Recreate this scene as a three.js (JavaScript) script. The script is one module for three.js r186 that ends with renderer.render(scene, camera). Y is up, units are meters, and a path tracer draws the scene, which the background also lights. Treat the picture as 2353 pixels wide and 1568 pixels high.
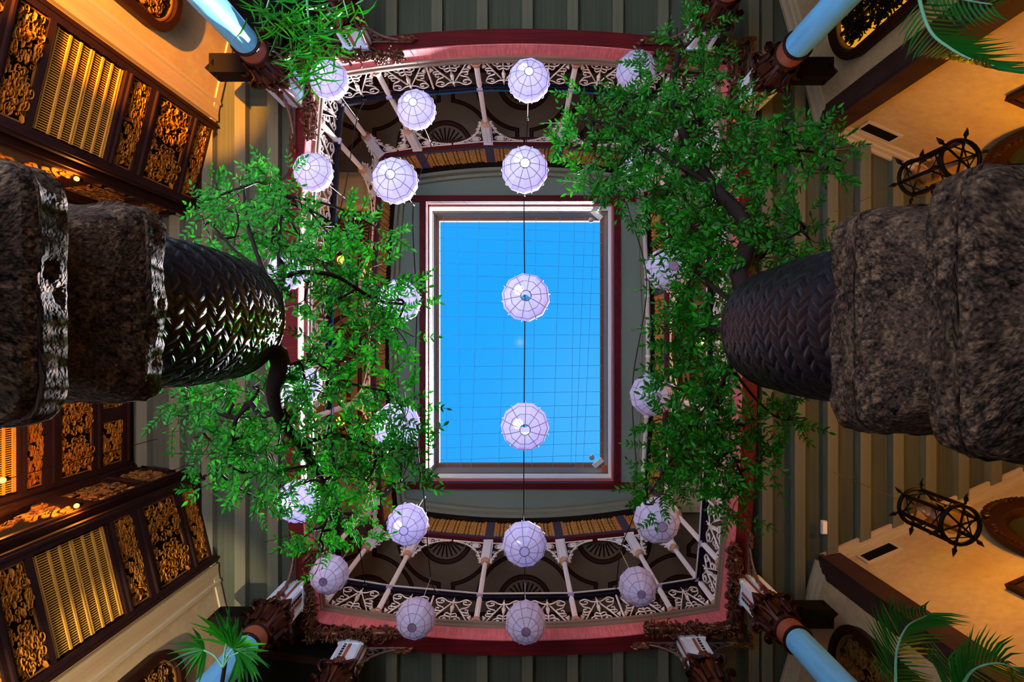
import * as THREE from 'three';
import { mergeGeometries } from 'three/addons/utils/BufferGeometryUtils.js';
import { RectAreaLightUniformsLib } from 'three/addons/lights/RectAreaLightUniformsLib.js';
RectAreaLightUniformsLib.init();

// ---------------------------------------------------------------- camera, sky, sun, exposure
const scene = new THREE.Scene();
const F = 1250, CX = 1195, CY = 787, EYE = 0.4;         // the lens lies near the floor and looks straight up
const camera = new THREE.PerspectiveCamera(2 * Math.atan(784 / F) * 180 / Math.PI, 2353 / 1568, 0.05, 300);
camera.position.set(0, EYE, 0);
camera.up.set(0, 0, 1);
camera.lookAt(0, 20, 0);
camera.setViewOffset(2353, 1568, -(CX - 1176.5), -(CY - 784), 2353, 1568);
const renderer = new THREE.WebGLRenderer({ antialias: true });
renderer.toneMapping = THREE.LinearToneMapping;
renderer.toneMappingExposure = 1.3;
renderer.shadowMap.enabled = true;

const SUN_DIR = new THREE.Vector3(0.155, 1, -0.128).normalize();   // high sun, leaning to the right and to the lower edge
{ // clear tropical sky: deep blue overhead, paler low down and round the sun
  const W = 512, H = 256, d = new Float32Array(W * H * 4);
  for (let j = 0; j < H; j++) for (let i = 0; i < W; i++) {
    const el = ((j + 0.5) / H - 0.5) * Math.PI, az = ((i + 0.5) / W - 0.5) * 2 * Math.PI;
    const x = Math.cos(el) * Math.cos(az), y = Math.sin(el), z = Math.cos(el) * Math.sin(az);
    const up = Math.max(0, y), pale = 1 - up;
    const c = Math.max(0, x * SUN_DIR.x + y * SUN_DIR.y + z * SUN_DIR.z);
    const glow = 0.55 * Math.pow(c, 60) + 0.12 * Math.pow(c, 8);
    const k = (j * W + i) * 4;
    d[k] = 0.003 + 0.30 * pale + 0.06 * glow; d[k + 1] = 0.285 + 0.26 * pale + 0.10 * glow; d[k + 2] = 0.82 + 0.10 * pale + 0.06 * glow; d[k + 3] = 1;
  }
  const t = new THREE.DataTexture(d, W, H, THREE.RGBAFormat, THREE.FloatType);
  t.mapping = THREE.EquirectangularReflectionMapping; t.magFilter = THREE.LinearFilter; t.needsUpdate = true;
  scene.background = t;
}
const sun = new THREE.DirectionalLight(0xf0f0ff, 39);
sun.position.copy(SUN_DIR).multiplyScalar(40); sun.target.position.set(0, 0, 0);
sun.castShadow = true; sun.shadow.mapSize.set(4096, 4096);
Object.assign(sun.shadow.camera, { left: -9, right: 9, top: 9, bottom: -9, near: 5, far: 60 });
scene.add(sun, sun.target);

// ---------------------------------------------------------------- helpers
const V = (x, y, z) => new THREE.Vector3(x, y, z);
const Y = (h) => h + EYE;                                    // height above the lens -> world height
const P = (px, py, h) => V((px - CX) / F * h, Y(h), (CY - py) / F * h);
const Q = (px, py, h) => [(px - CX) / F * h, (CY - py) / F * h];   // plan position
function rng(seed) { let s = seed >>> 0; return () => { s = (s + 0x6D2B79F5) >>> 0; let t = s; t = Math.imul(t ^ (t >>> 15), t | 1); t ^= t + Math.imul(t ^ (t >>> 7), t | 61); return ((t ^ (t >>> 14)) >>> 0) / 4294967296; }; }
const hash3 = (x, y, z) => { let n = Math.imul(x, 374761393) + Math.imul(y, 668265263) + Math.imul(z, 2147483647 ^ 0x5bd1e995); n = Math.imul(n ^ (n >>> 13), 1274126177); return ((n ^ (n >>> 16)) >>> 0) / 4294967296; };
function noise3(x, y, z) {
  const xi = Math.floor(x), yi = Math.floor(y), zi = Math.floor(z), f = (t) => t * t * (3 - 2 * t), u = f(x - xi), v = f(y - yi), w = f(z - zi);
  const L = (a, b, t) => a + (b - a) * t;
  return L(L(L(hash3(xi, yi, zi), hash3(xi + 1, yi, zi), u), L(hash3(xi, yi + 1, zi), hash3(xi + 1, yi + 1, zi), u), v),
    L(L(hash3(xi, yi, zi + 1), hash3(xi + 1, yi, zi + 1), u), L(hash3(xi, yi + 1, zi + 1), hash3(xi + 1, yi + 1, zi + 1), u), v), w);
}
const taken = {};
function numbered(name) { const n = taken[name] = (taken[name] ?? -1) + 1; return n ? name + '_' + String(n).padStart(3, '0') : name; }
function shade(o) { o.castShadow = true; o.receiveShadow = true; return o; }
function mesh(name, geo, mat, parent) { const m = shade(new THREE.Mesh(geo, mat)); m.name = parent ? name : numbered(name); (parent ?? scene).add(m); return m; }
function thing(name, label, category, group) { const g = new THREE.Group(); g.name = numbered(name); g.userData = { label, category }; if (group) g.userData.group = group; scene.add(g); return g; }
function struct(name, label, category) { const g = new THREE.Group(); g.name = name; g.userData = { kind: 'structure', label, category }; scene.add(g); return g; }
function copyOf(root, label) { const r = root.clone(); r.name = numbered(root.name.replace(/_\d{3}$/, '')); r.userData = { ...root.userData, label }; scene.add(r); return r; }
function flat(g) { const q = g.index ? g.toNonIndexed() : g; for (const k of Object.keys(q.attributes)) if (!['position', 'normal', 'uv'].includes(k)) q.deleteAttribute(k); if (!q.attributes.uv) q.setAttribute('uv', new THREE.Float32BufferAttribute(new Float32Array(q.attributes.position.count * 2), 2)); if (!q.attributes.normal) q.computeVertexNormals(); return q; }
const merge = (list) => mergeGeometries(list.map(flat), false);
const bx = (w, h, d, x = 0, y = 0, z = 0, ry = 0, rz = 0) => { const g = new THREE.BoxGeometry(w, h, d); if (rz) g.rotateZ(rz); if (ry) g.rotateY(ry); return g.translate(x, y, z); };
const tube = (pts, r, seg = 12, rad = 5) => new THREE.TubeGeometry(new THREE.CatmullRomCurve3(pts), seg, r, rad, false);
const bar = (a, b, r, rad = 5) => { const d = b.clone().sub(a), g = new THREE.CylinderGeometry(r, r, d.length(), rad, 1, false); g.applyQuaternion(new THREE.Quaternion().setFromUnitVectors(V(0, 1, 0), d.normalize())); return g.translate((a.x + b.x) / 2, (a.y + b.y) / 2, (a.z + b.z) / 2); };
function spiral(cx, cy, r0, r1, a0, a1, n = 10) { const p = []; for (let i = 0; i <= n; i++) { const t = i / n, r = r0 + (r1 - r0) * t, a = a0 + (a1 - a0) * t; p.push(V(cx + r * Math.cos(a), cy + r * Math.sin(a), 0)); } return p; }
function taper(pts, r0, r1, rad = 6, seg) {
  const c = new THREE.CatmullRomCurve3(pts), n = seg ?? Math.max(3, pts.length * 3), g = new THREE.TubeGeometry(c, n, 1, rad, false), p = g.attributes.position;
  for (let i = 0; i <= n; i++) { const o = c.getPointAt(i / n), r = r0 + (r1 - r0) * i / n; for (let j = 0; j <= rad; j++) { const k = i * (rad + 1) + j; p.setXYZ(k, o.x + (p.getX(k) - o.x) * r, o.y + (p.getY(k) - o.y) * r, o.z + (p.getZ(k) - o.z) * r); } }
  return g;
}
function prism(poly, y0, y1, holes = []) {                    // plan polygon [[x,z]...] between two world heights
  const s = new THREE.Shape(poly.map(([x, z]) => new THREE.Vector2(x, -z)));
  for (const h of holes) s.holes.push(new THREE.Path(h.map(([x, z]) => new THREE.Vector2(x, -z))));
  const g = new THREE.ExtrudeGeometry(s, { depth: y1 - y0, bevelEnabled: false, steps: 1 });
  return g.rotateX(-Math.PI / 2).translate(0, y0, 0);
}
function face(o, x, y, z, nx, nz) { o.position.set(x, y, z); o.rotation.y = Math.atan2(nx, nz); return o; }   // local z looks along (nx, nz)
const lathe = (pts, seg = 20) => new THREE.LatheGeometry(pts.map(([r, y]) => new THREE.Vector2(r, y)), seg);

// ---------------------------------------------------------------- materials
const std = (color, roughness = 0.7, metalness = 0, extra = {}) => new THREE.MeshPhysicalMaterial({ color, roughness, metalness, specularIntensity: roughness > 0.4 ? 0.22 : 0.6, side: THREE.DoubleSide, ...extra });
function tex(w, h, fn, srgb = true, rep = [1, 1]) {
  const d = new Uint8Array(w * h * 4);
  for (let j = 0; j < h; j++) for (let i = 0; i < w; i++) { const c = fn(i / w, j / h), k = (j * w + i) * 4; d[k] = Math.max(0, Math.min(255, c[0])); d[k + 1] = Math.max(0, Math.min(255, c[1])); d[k + 2] = Math.max(0, Math.min(255, c[2])); d[k + 3] = 255; }
  const t = new THREE.DataTexture(d, w, h); t.wrapS = t.wrapT = THREE.RepeatWrapping; t.magFilter = THREE.LinearFilter; if (srgb) t.colorSpace = THREE.SRGBColorSpace; t.repeat.set(...rep); t.needsUpdate = true; return t;
}
const wrapN = (u, v, fu, fv, s) => { // tiling noise
  const a = noise3(u * fu, v * fv, s), b = noise3((u - 1) * fu, v * fv, s), c = noise3(u * fu, (v - 1) * fv, s), d = noise3((u - 1) * fu, (v - 1) * fv, s);
  return (a * (1 - u) + b * u) * (1 - v) + (c * (1 - u) + d * u) * v;
};
const woodTex = (r, g, b, amp, across, seed, rep) => tex(256, 256, (u, v) => { const n = across ? wrapN(u, v, 90, 3, seed) : wrapN(u, v, 4, 70, seed), m = wrapN(u, v, 6, 6, seed + 9), s = 1 + amp * (n - 0.5) * 2 + amp * (m - 0.5); return [r * s, g * s, b * s]; }, true, rep);
const speck = (r, g, b, amp, f, seed, rep) => tex(256, 256, (u, v) => { const n = wrapN(u, v, f, f, seed), m = wrapN(u, v, f / 4, f / 4, seed + 5), q = wrapN(u, v, f * 2, f * 2, seed + 11), s = 1 + amp * ((n - 0.5) * 1.6 + (m - 0.5) + (q - 0.5) * 1.2); return [r * s, g * s * (0.96 + 0.08 * m), b * s]; }, true, rep);
const bumpT = (f, seed, rep) => tex(256, 256, (u, v) => { const n = 255 * (0.6 * wrapN(u, v, f, f, seed) + 0.4 * wrapN(u, v, f * 2.7, f * 2.7, seed + 3)); return [n, n, n]; }, false, rep);
const M = {
  lit_fascia: std(0xffffff, 0.6, 0, { map: woodTex(206, 112, 110, 0.13, true, 1, [0.8, 2.4]) }),  // beam's inner face: daylight on it is put into the paler pink
  soffit: std(0xffffff, 0.5, 0, { map: woodTex(84, 22, 26, 0.2, false, 2, [0.7, 1.2]) }),  // same beam timber, darkened to carry the shade of its underside
  cornice: std(0xffffff, 0.7, 0, { map: woodTex(134, 118, 100, 0.08, false, 3, [0.6, 2]) }),
  white: std(0xfbfaf4, 0.5),
  whiteTrim: std(0xeeeadd, 0.6),
  copper: std(0x9a5a40, 0.45, 0.2),
  copperDark: std(0x241210, 0.5, 0.1),
  railBlack: std(0x16121c, 0.25),
  pane: std(0x4a2a18, 0.5),
  lattice: std(0xe0a048, 0.5, 0.1), latticeDark: std(0x1c0f08, 0.8), latticePost: std(0x4a4650, 0.6), latticeEdge: std(0xd8783a, 0.6),
  cream: std(0xffffff, 0.9, 0, { map: speck(168, 150, 112, 0.05, 26, 21, [0.7, 0.7]) }),
  creamTrim: std(0xaea182, 0.8),
  deck: std(0xffffff, 0.85, 0, { map: woodTex(70, 76, 62, 0.1, true, 6, [0.5, 0.5]) }),
  joist: std(0xffffff, 0.85, 0, { map: woodTex(96, 98, 80, 0.08, true, 7, [0.5, 0.5]) }),
  green: std(0x809286, 0.85), greenTrim: std(0x8c9482, 0.8),
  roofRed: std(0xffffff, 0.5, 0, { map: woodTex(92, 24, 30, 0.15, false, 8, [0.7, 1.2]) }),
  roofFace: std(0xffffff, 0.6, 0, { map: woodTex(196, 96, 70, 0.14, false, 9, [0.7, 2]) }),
  roofBrown: std(0x8a7464, 0.7),
  darkWood: std(0xffffff, 0.42, 0, { map: woodTex(38, 22, 20, 0.22, false, 10, [0.6, 1.5]) }),
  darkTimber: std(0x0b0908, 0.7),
  pilaster: std(0xffffff, 0.6, 0, { map: woodTex(52, 38, 36, 0.2, false, 12, [0.6, 0.8]) }),
  gold: std(0x9a621c, 0.45, 0.25), goldDim: std(0x7c5426, 0.5, 0.2), panelBack: std(0x0d0705, 0.8), cane: std(0xb88a34, 0.6),
  shaft: std(0xffffff, 0.45, 0, { map: speck(112, 200, 244, 0.07, 14, 31, [1.5, 1.5]) }),  // white shafts; the blue of the sky light is put into their colour
  bronze: std(0x4a2a1e, 0.27, 0.6), bronzeHi: std(0x6e4230, 0.26, 0.6),
  block: std(0xd8ecf8, 0.5), dentil: std(0x17202c, 0.7),
  carving: std(0x5e3a28, 0.3, 0.45), scroll: std(0x6d5a52, 0.4, 0.35),
  paper: new THREE.MeshPhysicalMaterial({ color: 0xdad8f4, roughness: 0.95, specularIntensity: 0.1, transmission: 0.35, thickness: 0, side: THREE.DoubleSide }),
  paperRim: std(0xfaf9ff, 0.9), rib: std(0x9a94a8, 0.7), ringWire: std(0x5a5666, 0.5),
  wire: std(0x121218, 0.5), knot: std(0x3a4450, 0.4, 0.4), string: std(0xd8dce0, 0.6),
  netWire: std(0x4aa0dc, 0.7),
  stone: std(0xffffff, 0.85, 0, { map: speck(64, 50, 38, 0.9, 44, 41, [4.2, 4.2]), bumpMap: bumpT(36, 43, [4.2, 4.2]), bumpScale: 0.006 }),
  pot: new THREE.MeshPhysicalMaterial({ color: 0x120d14, roughness: 0.36, metalness: 0.1, specularIntensity: 0.5 }),
  soil: std(0x1a120c, 1), bark: std(0x1d1412, 0.8), twig: std(0x281c12, 0.8),
  leaf: new THREE.MeshPhysicalMaterial({ color: 0x127008, roughness: 0.5, specularIntensity: 0.3, transmission: 0.35, thickness: 0, side: THREE.DoubleSide }),
  leafYoung: new THREE.MeshPhysicalMaterial({ color: 0x258a0a, roughness: 0.5, specularIntensity: 0.3, transmission: 0.4, thickness: 0, side: THREE.DoubleSide }),
  leafOld: new THREE.MeshPhysicalMaterial({ color: 0x0e5c0a, roughness: 0.5, specularIntensity: 0.3, transmission: 0.3, thickness: 0, side: THREE.DoubleSide }),
  palm: new THREE.MeshPhysicalMaterial({ color: 0x166a1c, roughness: 0.4, specularIntensity: 0.4, transmission: 0.2, thickness: 0, side: THREE.DoubleSide }),
  stem: std(0x6fae8a, 0.5), iron: std(0x140d0a, 0.5, 0.2), glassOld: new THREE.MeshPhysicalMaterial({ color: 0xd8b878, roughness: 0.2, transmission: 0.9, thickness: 0, side: THREE.DoubleSide }),
  mirror: std(0xd8d0c0, 0.06, 1), frame: std(0x2a160e, 0.5, 0.1), black: std(0x060505, 0.9),
  bulb: new THREE.MeshStandardMaterial({ color: 0xffd890, emissive: 0xffb040, emissiveIntensity: 3 }),
  amber: new THREE.MeshStandardMaterial({ color: 0xc88a18, emissive: 0xffb020, emissiveIntensity: 0.55, roughness: 0.4 }),
  amberOff: std(0x3a2410, 0.3), addedPaving: std(0x1c1a19, 0.9), floor: std(0xd0d4e0, 0.6), roof: std(0x8a5a44, 0.9), grey: std(0x9a9a98, 0.6), bone: std(0xd6d6cc, 0.5),
};
function bulbLamp(parent, x, y, z, r, intensity, color = 0xff9c34) {    // a glowing globe with its light inside
  mesh('bulb', new THREE.SphereGeometry(r, 14, 10).translate(x, y, z), M.bulb, parent);
  const l = new THREE.PointLight(color, intensity); l.position.set(x, y, z); l.castShadow = true; l.shadow.radius = r / 0.02; parent.add(l);
}
// ---------------------------------------------------------------- the setting: ring beams round the well, bowed outward
const A0 = 2.672, B0 = 3.589, K = 0.065, HB = 6.55;
function ring(off, side, t) {
  const a = A0 + off, b = B0 + off;
  return side === 0 ? [a * t * (1 - K), b * (1 - K * t * t)] : side === 1 ? [a * t * (1 - K), -b * (1 - K * t * t)] : side === 2 ? [-a * (1 - K * t * t), b * t * (1 - K)] : [a * (1 - K * t * t), b * t * (1 - K)];
}
const N = 20, TS = Array.from({ length: N + 1 }, (_, i) => -1 + 2 * i / N);
const strip = (side, o0, o1, h0, h1) => prism([...TS.map((t) => ring(o0, side, t)), ...TS.slice().reverse().map((t) => ring(o1, side, t))], Y(h0), Y(h1));
const loop = (off) => [...TS.slice(0, N).map((t) => ring(off, 0, t)), ...TS.slice(0, N).map((t) => ring(off, 3, -t)), ...TS.slice(0, N).map((t) => ring(off, 1, -t)), ...TS.slice(0, N).map((t) => ring(off, 2, t))];
const SIDE = ['top', 'bottom', 'left', 'right'];
for (let s = 0; s < 4; s++) {
  const g = struct('trim_' + (s + 1), `red timber beam with grey cornice along the ${SIDE[s]} side of the well`, 'beam');
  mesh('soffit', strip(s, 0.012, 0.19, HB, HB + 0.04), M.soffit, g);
  mesh('lit_fascia', strip(s, 0, 0.03, HB + 0.005, 6.81), M.lit_fascia, g);
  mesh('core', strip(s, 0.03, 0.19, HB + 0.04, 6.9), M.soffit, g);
  mesh('cornice', strip(s, -0.015, 0.12, 6.81, 6.85), M.cornice, g);
  mesh('cornice', strip(s, 0.0, 0.12, 6.85, 6.90), M.cornice, g);
  mesh('cornice', strip(s, -0.02, 0.12, 6.90, 6.945), M.cornice, g);
  mesh('kerb', strip(s, -0.005, 0.12, 6.945, 6.975), M.whiteTrim, g);
}
const floorG = struct('floor', 'pale stone floor of the courtyard', 'floor');
mesh('paving', bx(18, 0.2, 18, 0, -0.1, 0), M.floor, floorG);
mesh('added_dark_paving', bx(3.4, 0.02, 2.3, 0, 0.01, 0), M.addedPaving, floorG);  // added dark area, out of view, to cut bounce onto stands and lanterns

// ground storey ceiling: deck, joists, and the floor of the gallery above it
{
  const c = struct('ceiling', 'boarded ceiling with pale joists round the well', 'ceiling'), R = [[-8, -8.2], [8, -8.2], [8, 8.2], [-8, 8.2]];
  mesh('deck', prism(R, Y(6.75), Y(6.8), [loop(0.185)]), M.deck, c);
  mesh('gallery_floor', prism(R, Y(6.82), Y(6.94), [loop(0.11)]), M.cornice, c);
  const jx = [];
  for (let i = 0; i < 12; i++) jx.push(3.02 + i * 0.4);
  for (const x of jx) for (const s of [-1, 1]) { mesh('joist', bx(0.13, 0.11, 9.4, s * x, Y(6.695), 0), M.joist, c); }
  for (let i = -5; i <= 5; i++) { const x = 0.09 + i * 0.553; for (const s of [-1, 1]) { const z0 = B0 * (1 - K * (x / A0 / (1 - K)) ** 2) + 0.2; mesh('joist', bx(0.13, 0.11, 8 - z0, x, Y(6.695), s * (8 + z0) / 2), M.joist, c); } }
}
// upper gallery: painted ceiling, outer wall
const paint = (() => {
  const S = 2048, W = 12, cv = document.createElement('canvas'); cv.width = cv.height = S; const c = cv.getContext('2d');
  c.fillStyle = '#6c5e4b'; c.fillRect(0, 0, S, S);
  const r = rng(5); for (let i = 0; i < 9000; i++) { c.fillStyle = r() < 0.5 ? 'rgba(94,82,64,0.16)' : 'rgba(120,107,88,0.16)'; c.fillRect(r() * S, r() * S, 3 + r() * 14, 2 + r() * 8); }
  const X = (x) => (x / W + 0.5) * S, Z = (z) => (0.5 + z / W) * S, U = (m) => m / W * S;
  const ink = '#1e0e0e', ink2 = '#3a221a';
  c.lineCap = 'butt';
  const line = (pts, w, col) => { c.strokeStyle = col; c.lineWidth = U(w); c.beginPath(); pts.forEach(([x, z], i) => i ? c.lineTo(X(x), Z(z)) : c.moveTo(X(x), Z(z))); c.stroke(); };
  const dbl = (pts) => { line(pts, 0.075, ink); line(pts, 0.03, ink2); };
  const arc = (x, z, rad, a0, a1, w, col) => { c.strokeStyle = col; c.lineWidth = U(w); c.beginPath(); c.arc(X(x), Z(z), U(rad), a0, a1); c.stroke(); };
  const fan = (x, z, rad) => { arc(x, z, rad, 0, 7, 0.06, ink2); arc(x, z, rad + 0.035, 0, 7, 0.022, ink); arc(x, z, rad - 0.04, 0, 7, 0.018, ink); for (let i = 0; i < 24; i++) { const a = i / 24 * Math.PI * 2 + 0.06; line([[x + Math.cos(a) * rad * 0.28, z + Math.sin(a) * rad * 0.28], [x + Math.cos(a) * rad * 0.8, z + Math.sin(a) * rad * 0.8]], 0.03, ink); } };
  for (const s of [-1, 1]) {
    for (let i = -2; i <= 2; i++) {
      const x = 0.08 + i * 1.43, outer = i % 2 === 0, zi = 3.55, zo = 4.72, zf = outer ? zo : zi, zn = outer ? zi : zo, d = outer ? -1 : 1;
      fan(x, s * zf, 0.45);
      const q = 0.86, hw = 0.13, zj = zf + d * Math.sqrt(q * q - hw * hw);
      for (const e of [-1, 1]) {
        const pts = [];                                            // arc from the side round to the neck, then along the neck
        for (let k = 0; k <= 14; k++) { const a = k / 14 * (Math.PI / 2 - Math.asin(hw / q)); pts.push([x + e * q * Math.cos(a), s * (zf + d * q * Math.sin(a))]); }
        pts.push([x + e * hw, s * (zn - d * 0.16)], [x + e * (hw + 0.2), s * (zn + d * 0.04)]);
        dbl(pts);
      }
    }
    dbl([[-2.5, s * 4.95], [2.5, s * 4.95]]);
    for (const z of [-2.05, 0, 2.05]) {
      const x = s * 3.02; fan(x, z, 0.34);
      for (const d of [-1, 1]) for (const e of [-1, 1]) { const q = 0.52, pts = []; for (let k = 0; k <= 12; k++) { const a = k / 12 * (Math.PI / 2 - 0.2); pts.push([x + e * q * Math.cos(a), z + d * q * Math.sin(a)]); } pts.push([x + e * 0.1, z + d * 1.0]); dbl(pts); }
      for (const e of [-1, 1]) dbl([[x + e * 0.52, z - 0.9], [x + e * 0.52, z + 0.9]]);
    }
  }
  const t = new THREE.CanvasTexture(cv); t.colorSpace = THREE.SRGBColorSpace; t.wrapS = t.wrapT = THREE.RepeatWrapping; t.repeat.set(1 / W, 1 / W); t.offset.set(0.5, 0.5); return t;
})();
M.painted = std(0xffffff, 0.9, 0, { map: paint });
{
  const c = struct('ceiling_upper', 'painted gallery ceiling with dark line patterns and sunburst roundels', 'ceiling');
  mesh('plaster', prism(loop(2.3), Y(9.9), Y(9.98), [loop(0.15)]), M.painted, c);
  for (const s of [-1, 1]) for (const z of [-2.72, 2.72]) {
    mesh('cross_beam', bx(1.7, 0.16, 0.66, s * 3.55, Y(9.83), z), M.creamTrim, c);
    for (const d of [-1, 1]) mesh('moulding', bx(0.9, 0.03, 0.05, s * 3.2, Y(9.74), z + d * 0.22), M.cream, c);
    mesh('moulding', bx(0.05, 0.03, 0.44, s * 2.78, Y(9.74), z), M.cream, c);
  }
  const w = struct('wall_gallery', 'plain plaster wall behind the upper gallery', 'wall');
  mesh('plaster', prism(loop(2.4), Y(6.9), Y(9.98), [loop(2.28)]), M.cream, w);
}
// roof: cove above the lattice, grey-green soffit, red beams, stepped mouldings round the opening
const HS = 11.4, XI = 2.098, ZI = 3.064;
{
  const c = struct('ceiling_roof', 'grey green soffit and cove below the roof opening', 'ceiling');
  mesh('cove', prism(loop(0.16), Y(10.86), Y(11.16), [loop(0.0)]), M.latticeDark, c);
  mesh('cove', prism(loop(0.16), Y(11.1), Y(11.3), [loop(-0.06)]), M.greenTrim, c);
  mesh('cove', prism(loop(0.16), Y(11.28), Y(11.42), [loop(-0.12)]), M.greenTrim, c);
  const rect = (x, z) => [[-x, -z], [x, -z], [x, z], [-x, z]];
  mesh('soffit', prism(loop(0.2), Y(HS), Y(HS + 0.08), [rect(XI - 0.05, ZI - 0.05)]), M.green, c);
  mesh('roof_deck', prism(rect(5.4, 6.2), Y(12.8), Y(12.95), [rect(1.9, 2.86)]), M.roof, c);
  const t = struct('trim_5', 'red timber beams and pale stepped mouldings framing the open sky', 'beam');
  const WB = 2.62;
  for (const s of [-1, 1]) {
    mesh('beam', bx(WB * 2, 0.14, 0.13, 0, Y(HS), s * (ZI - 0.065)), M.roofRed, t);
    mesh('beam', bx(0.135, 0.13, ZI * 2 - 0.26, s * (XI - 0.067), Y(HS + 0.004), 0), M.roofRed, t);
    const X1 = XI - 0.135, Z1 = ZI - 0.13;
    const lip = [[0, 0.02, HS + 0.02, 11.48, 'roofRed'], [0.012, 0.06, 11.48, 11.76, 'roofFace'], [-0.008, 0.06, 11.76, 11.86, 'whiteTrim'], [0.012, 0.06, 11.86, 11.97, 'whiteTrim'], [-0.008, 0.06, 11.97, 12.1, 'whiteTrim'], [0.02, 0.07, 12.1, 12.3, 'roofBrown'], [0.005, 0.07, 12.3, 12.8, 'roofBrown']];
    for (const [o0, o1, h0, h1, m] of lip) {
      mesh('moulding', bx(2 * (X1 + o1), h1 - h0, o1 - o0, 0, Y((h0 + h1) / 2), s * (Z1 + (o0 + o1) / 2)), M[m], t);
      mesh('moulding', bx(o1 - o0, h1 - h0, 2 * (Z1 + o0), s * (X1 + (o0 + o1) / 2), Y((h0 + h1) / 2), 0), M[m], t);
    }
    mesh('casing', bx(2 * X1 + 0.4, 1.35, 0.1, 0, Y(12.15), s * (Z1 + 0.12)), M.roofRed, t);
    mesh('casing', bx(0.1, 1.35, 2 * Z1 + 0.1, s * (X1 + 0.12), Y(12.15), 0), M.roofRed, t);
  }
}
// ground storey walls
const wallLine = (p, q, th, away) => { const d = [q[0] - p[0], q[1] - p[1]], l = Math.hypot(...d), n = [-d[1] / l * th * away, d[0] / l * th * away]; return [p, q, [q[0] + n[0], q[1] + n[1]], [p[0] + n[0], p[1] + n[1]]]; };
const HC = 6.72, R1 = Q(1885, 287, 6.75), R2 = Q(1800, -10, 6.75), R3 = Q(2353, 490, 6.75), L1 = Q(497, 286, 6.75), L2 = Q(566, -20, 6.75);
const mir = ([x, z]) => [x, -z];
const wallR = [R1, R2], wallHall = [R1, R3], wallL = [L1, L2];
{
  const names = [['wall_right_top', 'wall_right_bottom'], ['wall_hall_top', 'wall_hall_bottom'], ['wall_left_top', 'wall_left_bottom']];
  [wallR, wallHall, wallL].forEach(([p, q], k) => [0, 1].forEach((b) => {
    const A = b ? mir(p) : p, e = [q[0] + (q[0] - p[0]) * (k === 1 ? 0.6 : 2.2), q[1] + (q[1] - p[1]) * (k === 1 ? 0.6 : 2.2)], B = b ? mir(e) : e;
    const where = ['beside the right hand columns', 'along the side of the right hand hall', 'beside the left hand screen'][k];
    const g = struct(names[k][b], `cream plaster wall ${where}, ${b ? 'bottom' : 'top'} half`, 'wall');
    const away = (k === 0 ? -1 : k === 1 ? 1 : 1) * (b ? -1 : 1);
    mesh('plaster', prism(wallLine(A, B, 0.22, away), 0, Y(6.8)), M.cream, g);
    (k === 2 ? [[0.02, 6.60, 6.70]] : [[0.03, 6.54, 6.60], [0.06, 6.60, 6.66], [0.10, 6.66, 6.70]]).forEach(([o, h0, h1]) => mesh('cornice', prism(wallLine(A, B, o, -away), Y(h0), Y(h1)), M.creamTrim, g));
  }));
  for (const b of [1, -1]) {                                       // brown corner pilasters of the hall opening
    const g = struct('trim_' + (b > 0 ? 6 : 7), `dark brown square pilaster at the ${b > 0 ? 'top' : 'bottom'} corner of the right hand hall`, 'pilaster');
    mesh('shaft', bx(0.27, Y(6.62), 0.27, 0, Y(6.62) / 2, 0, 0.2), M.pilaster, g);
    mesh('edge', bx(0.05, Y(6.62), 0.29, -0.1, Y(6.62) / 2, 0, 0.2), M.pilaster, g);
    g.position.set(R1[0] + 0.06, 0, b * (R1[1] + 0.02)); if (b < 0) g.scale.z = -1;
    const h = struct('trim_' + (b > 0 ? 8 : 9), `pale vertical strip of plaster beside the ${b > 0 ? 'top' : 'bottom'} left screen`, 'trim');
    mesh('strip', bx(0.05, Y(6.7), 0.2, L1[0] + 0.03, Y(6.7) / 2, b * (L1[1] + 0.12)), M.cream, h);
    mesh('bead', bx(0.08, Y(6.7), 0.04, L1[0] + 0.05, Y(6.7) / 2, b * (L1[1] + 0.23)), M.creamTrim, h);
  }
  const e = struct('wall_end', 'plaster walls closing the rooms beyond the picture', 'wall');
  for (const s of [-1, 1]) { mesh('plaster', bx(16, Y(6.8), 0.2, 0, Y(6.8) / 2, s * 8.1), M.cream, e); mesh('plaster', bx(0.2, Y(6.8), 16, s * 7.9, Y(6.8) / 2, 0), M.cream, e); mesh('plaster', bx(3.9, Y(6.7), 0.12, -6.05, Y(6.7) / 2, s * 2.2), M.cream, e); }
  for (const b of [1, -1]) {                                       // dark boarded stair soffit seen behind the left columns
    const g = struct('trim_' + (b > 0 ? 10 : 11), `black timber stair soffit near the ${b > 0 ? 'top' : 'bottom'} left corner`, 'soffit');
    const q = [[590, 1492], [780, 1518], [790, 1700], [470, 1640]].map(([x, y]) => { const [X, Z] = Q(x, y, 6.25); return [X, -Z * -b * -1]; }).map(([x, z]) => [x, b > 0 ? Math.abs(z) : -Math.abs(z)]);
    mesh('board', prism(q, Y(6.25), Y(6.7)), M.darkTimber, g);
    mesh('edge_rail', prism([q[0], q[1], [q[1][0], q[1][1] + b * 0.06], [q[0][0], q[0][1] + b * 0.06]], Y(6.2), Y(6.25)), M.darkWood, g);
  }
}
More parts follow.
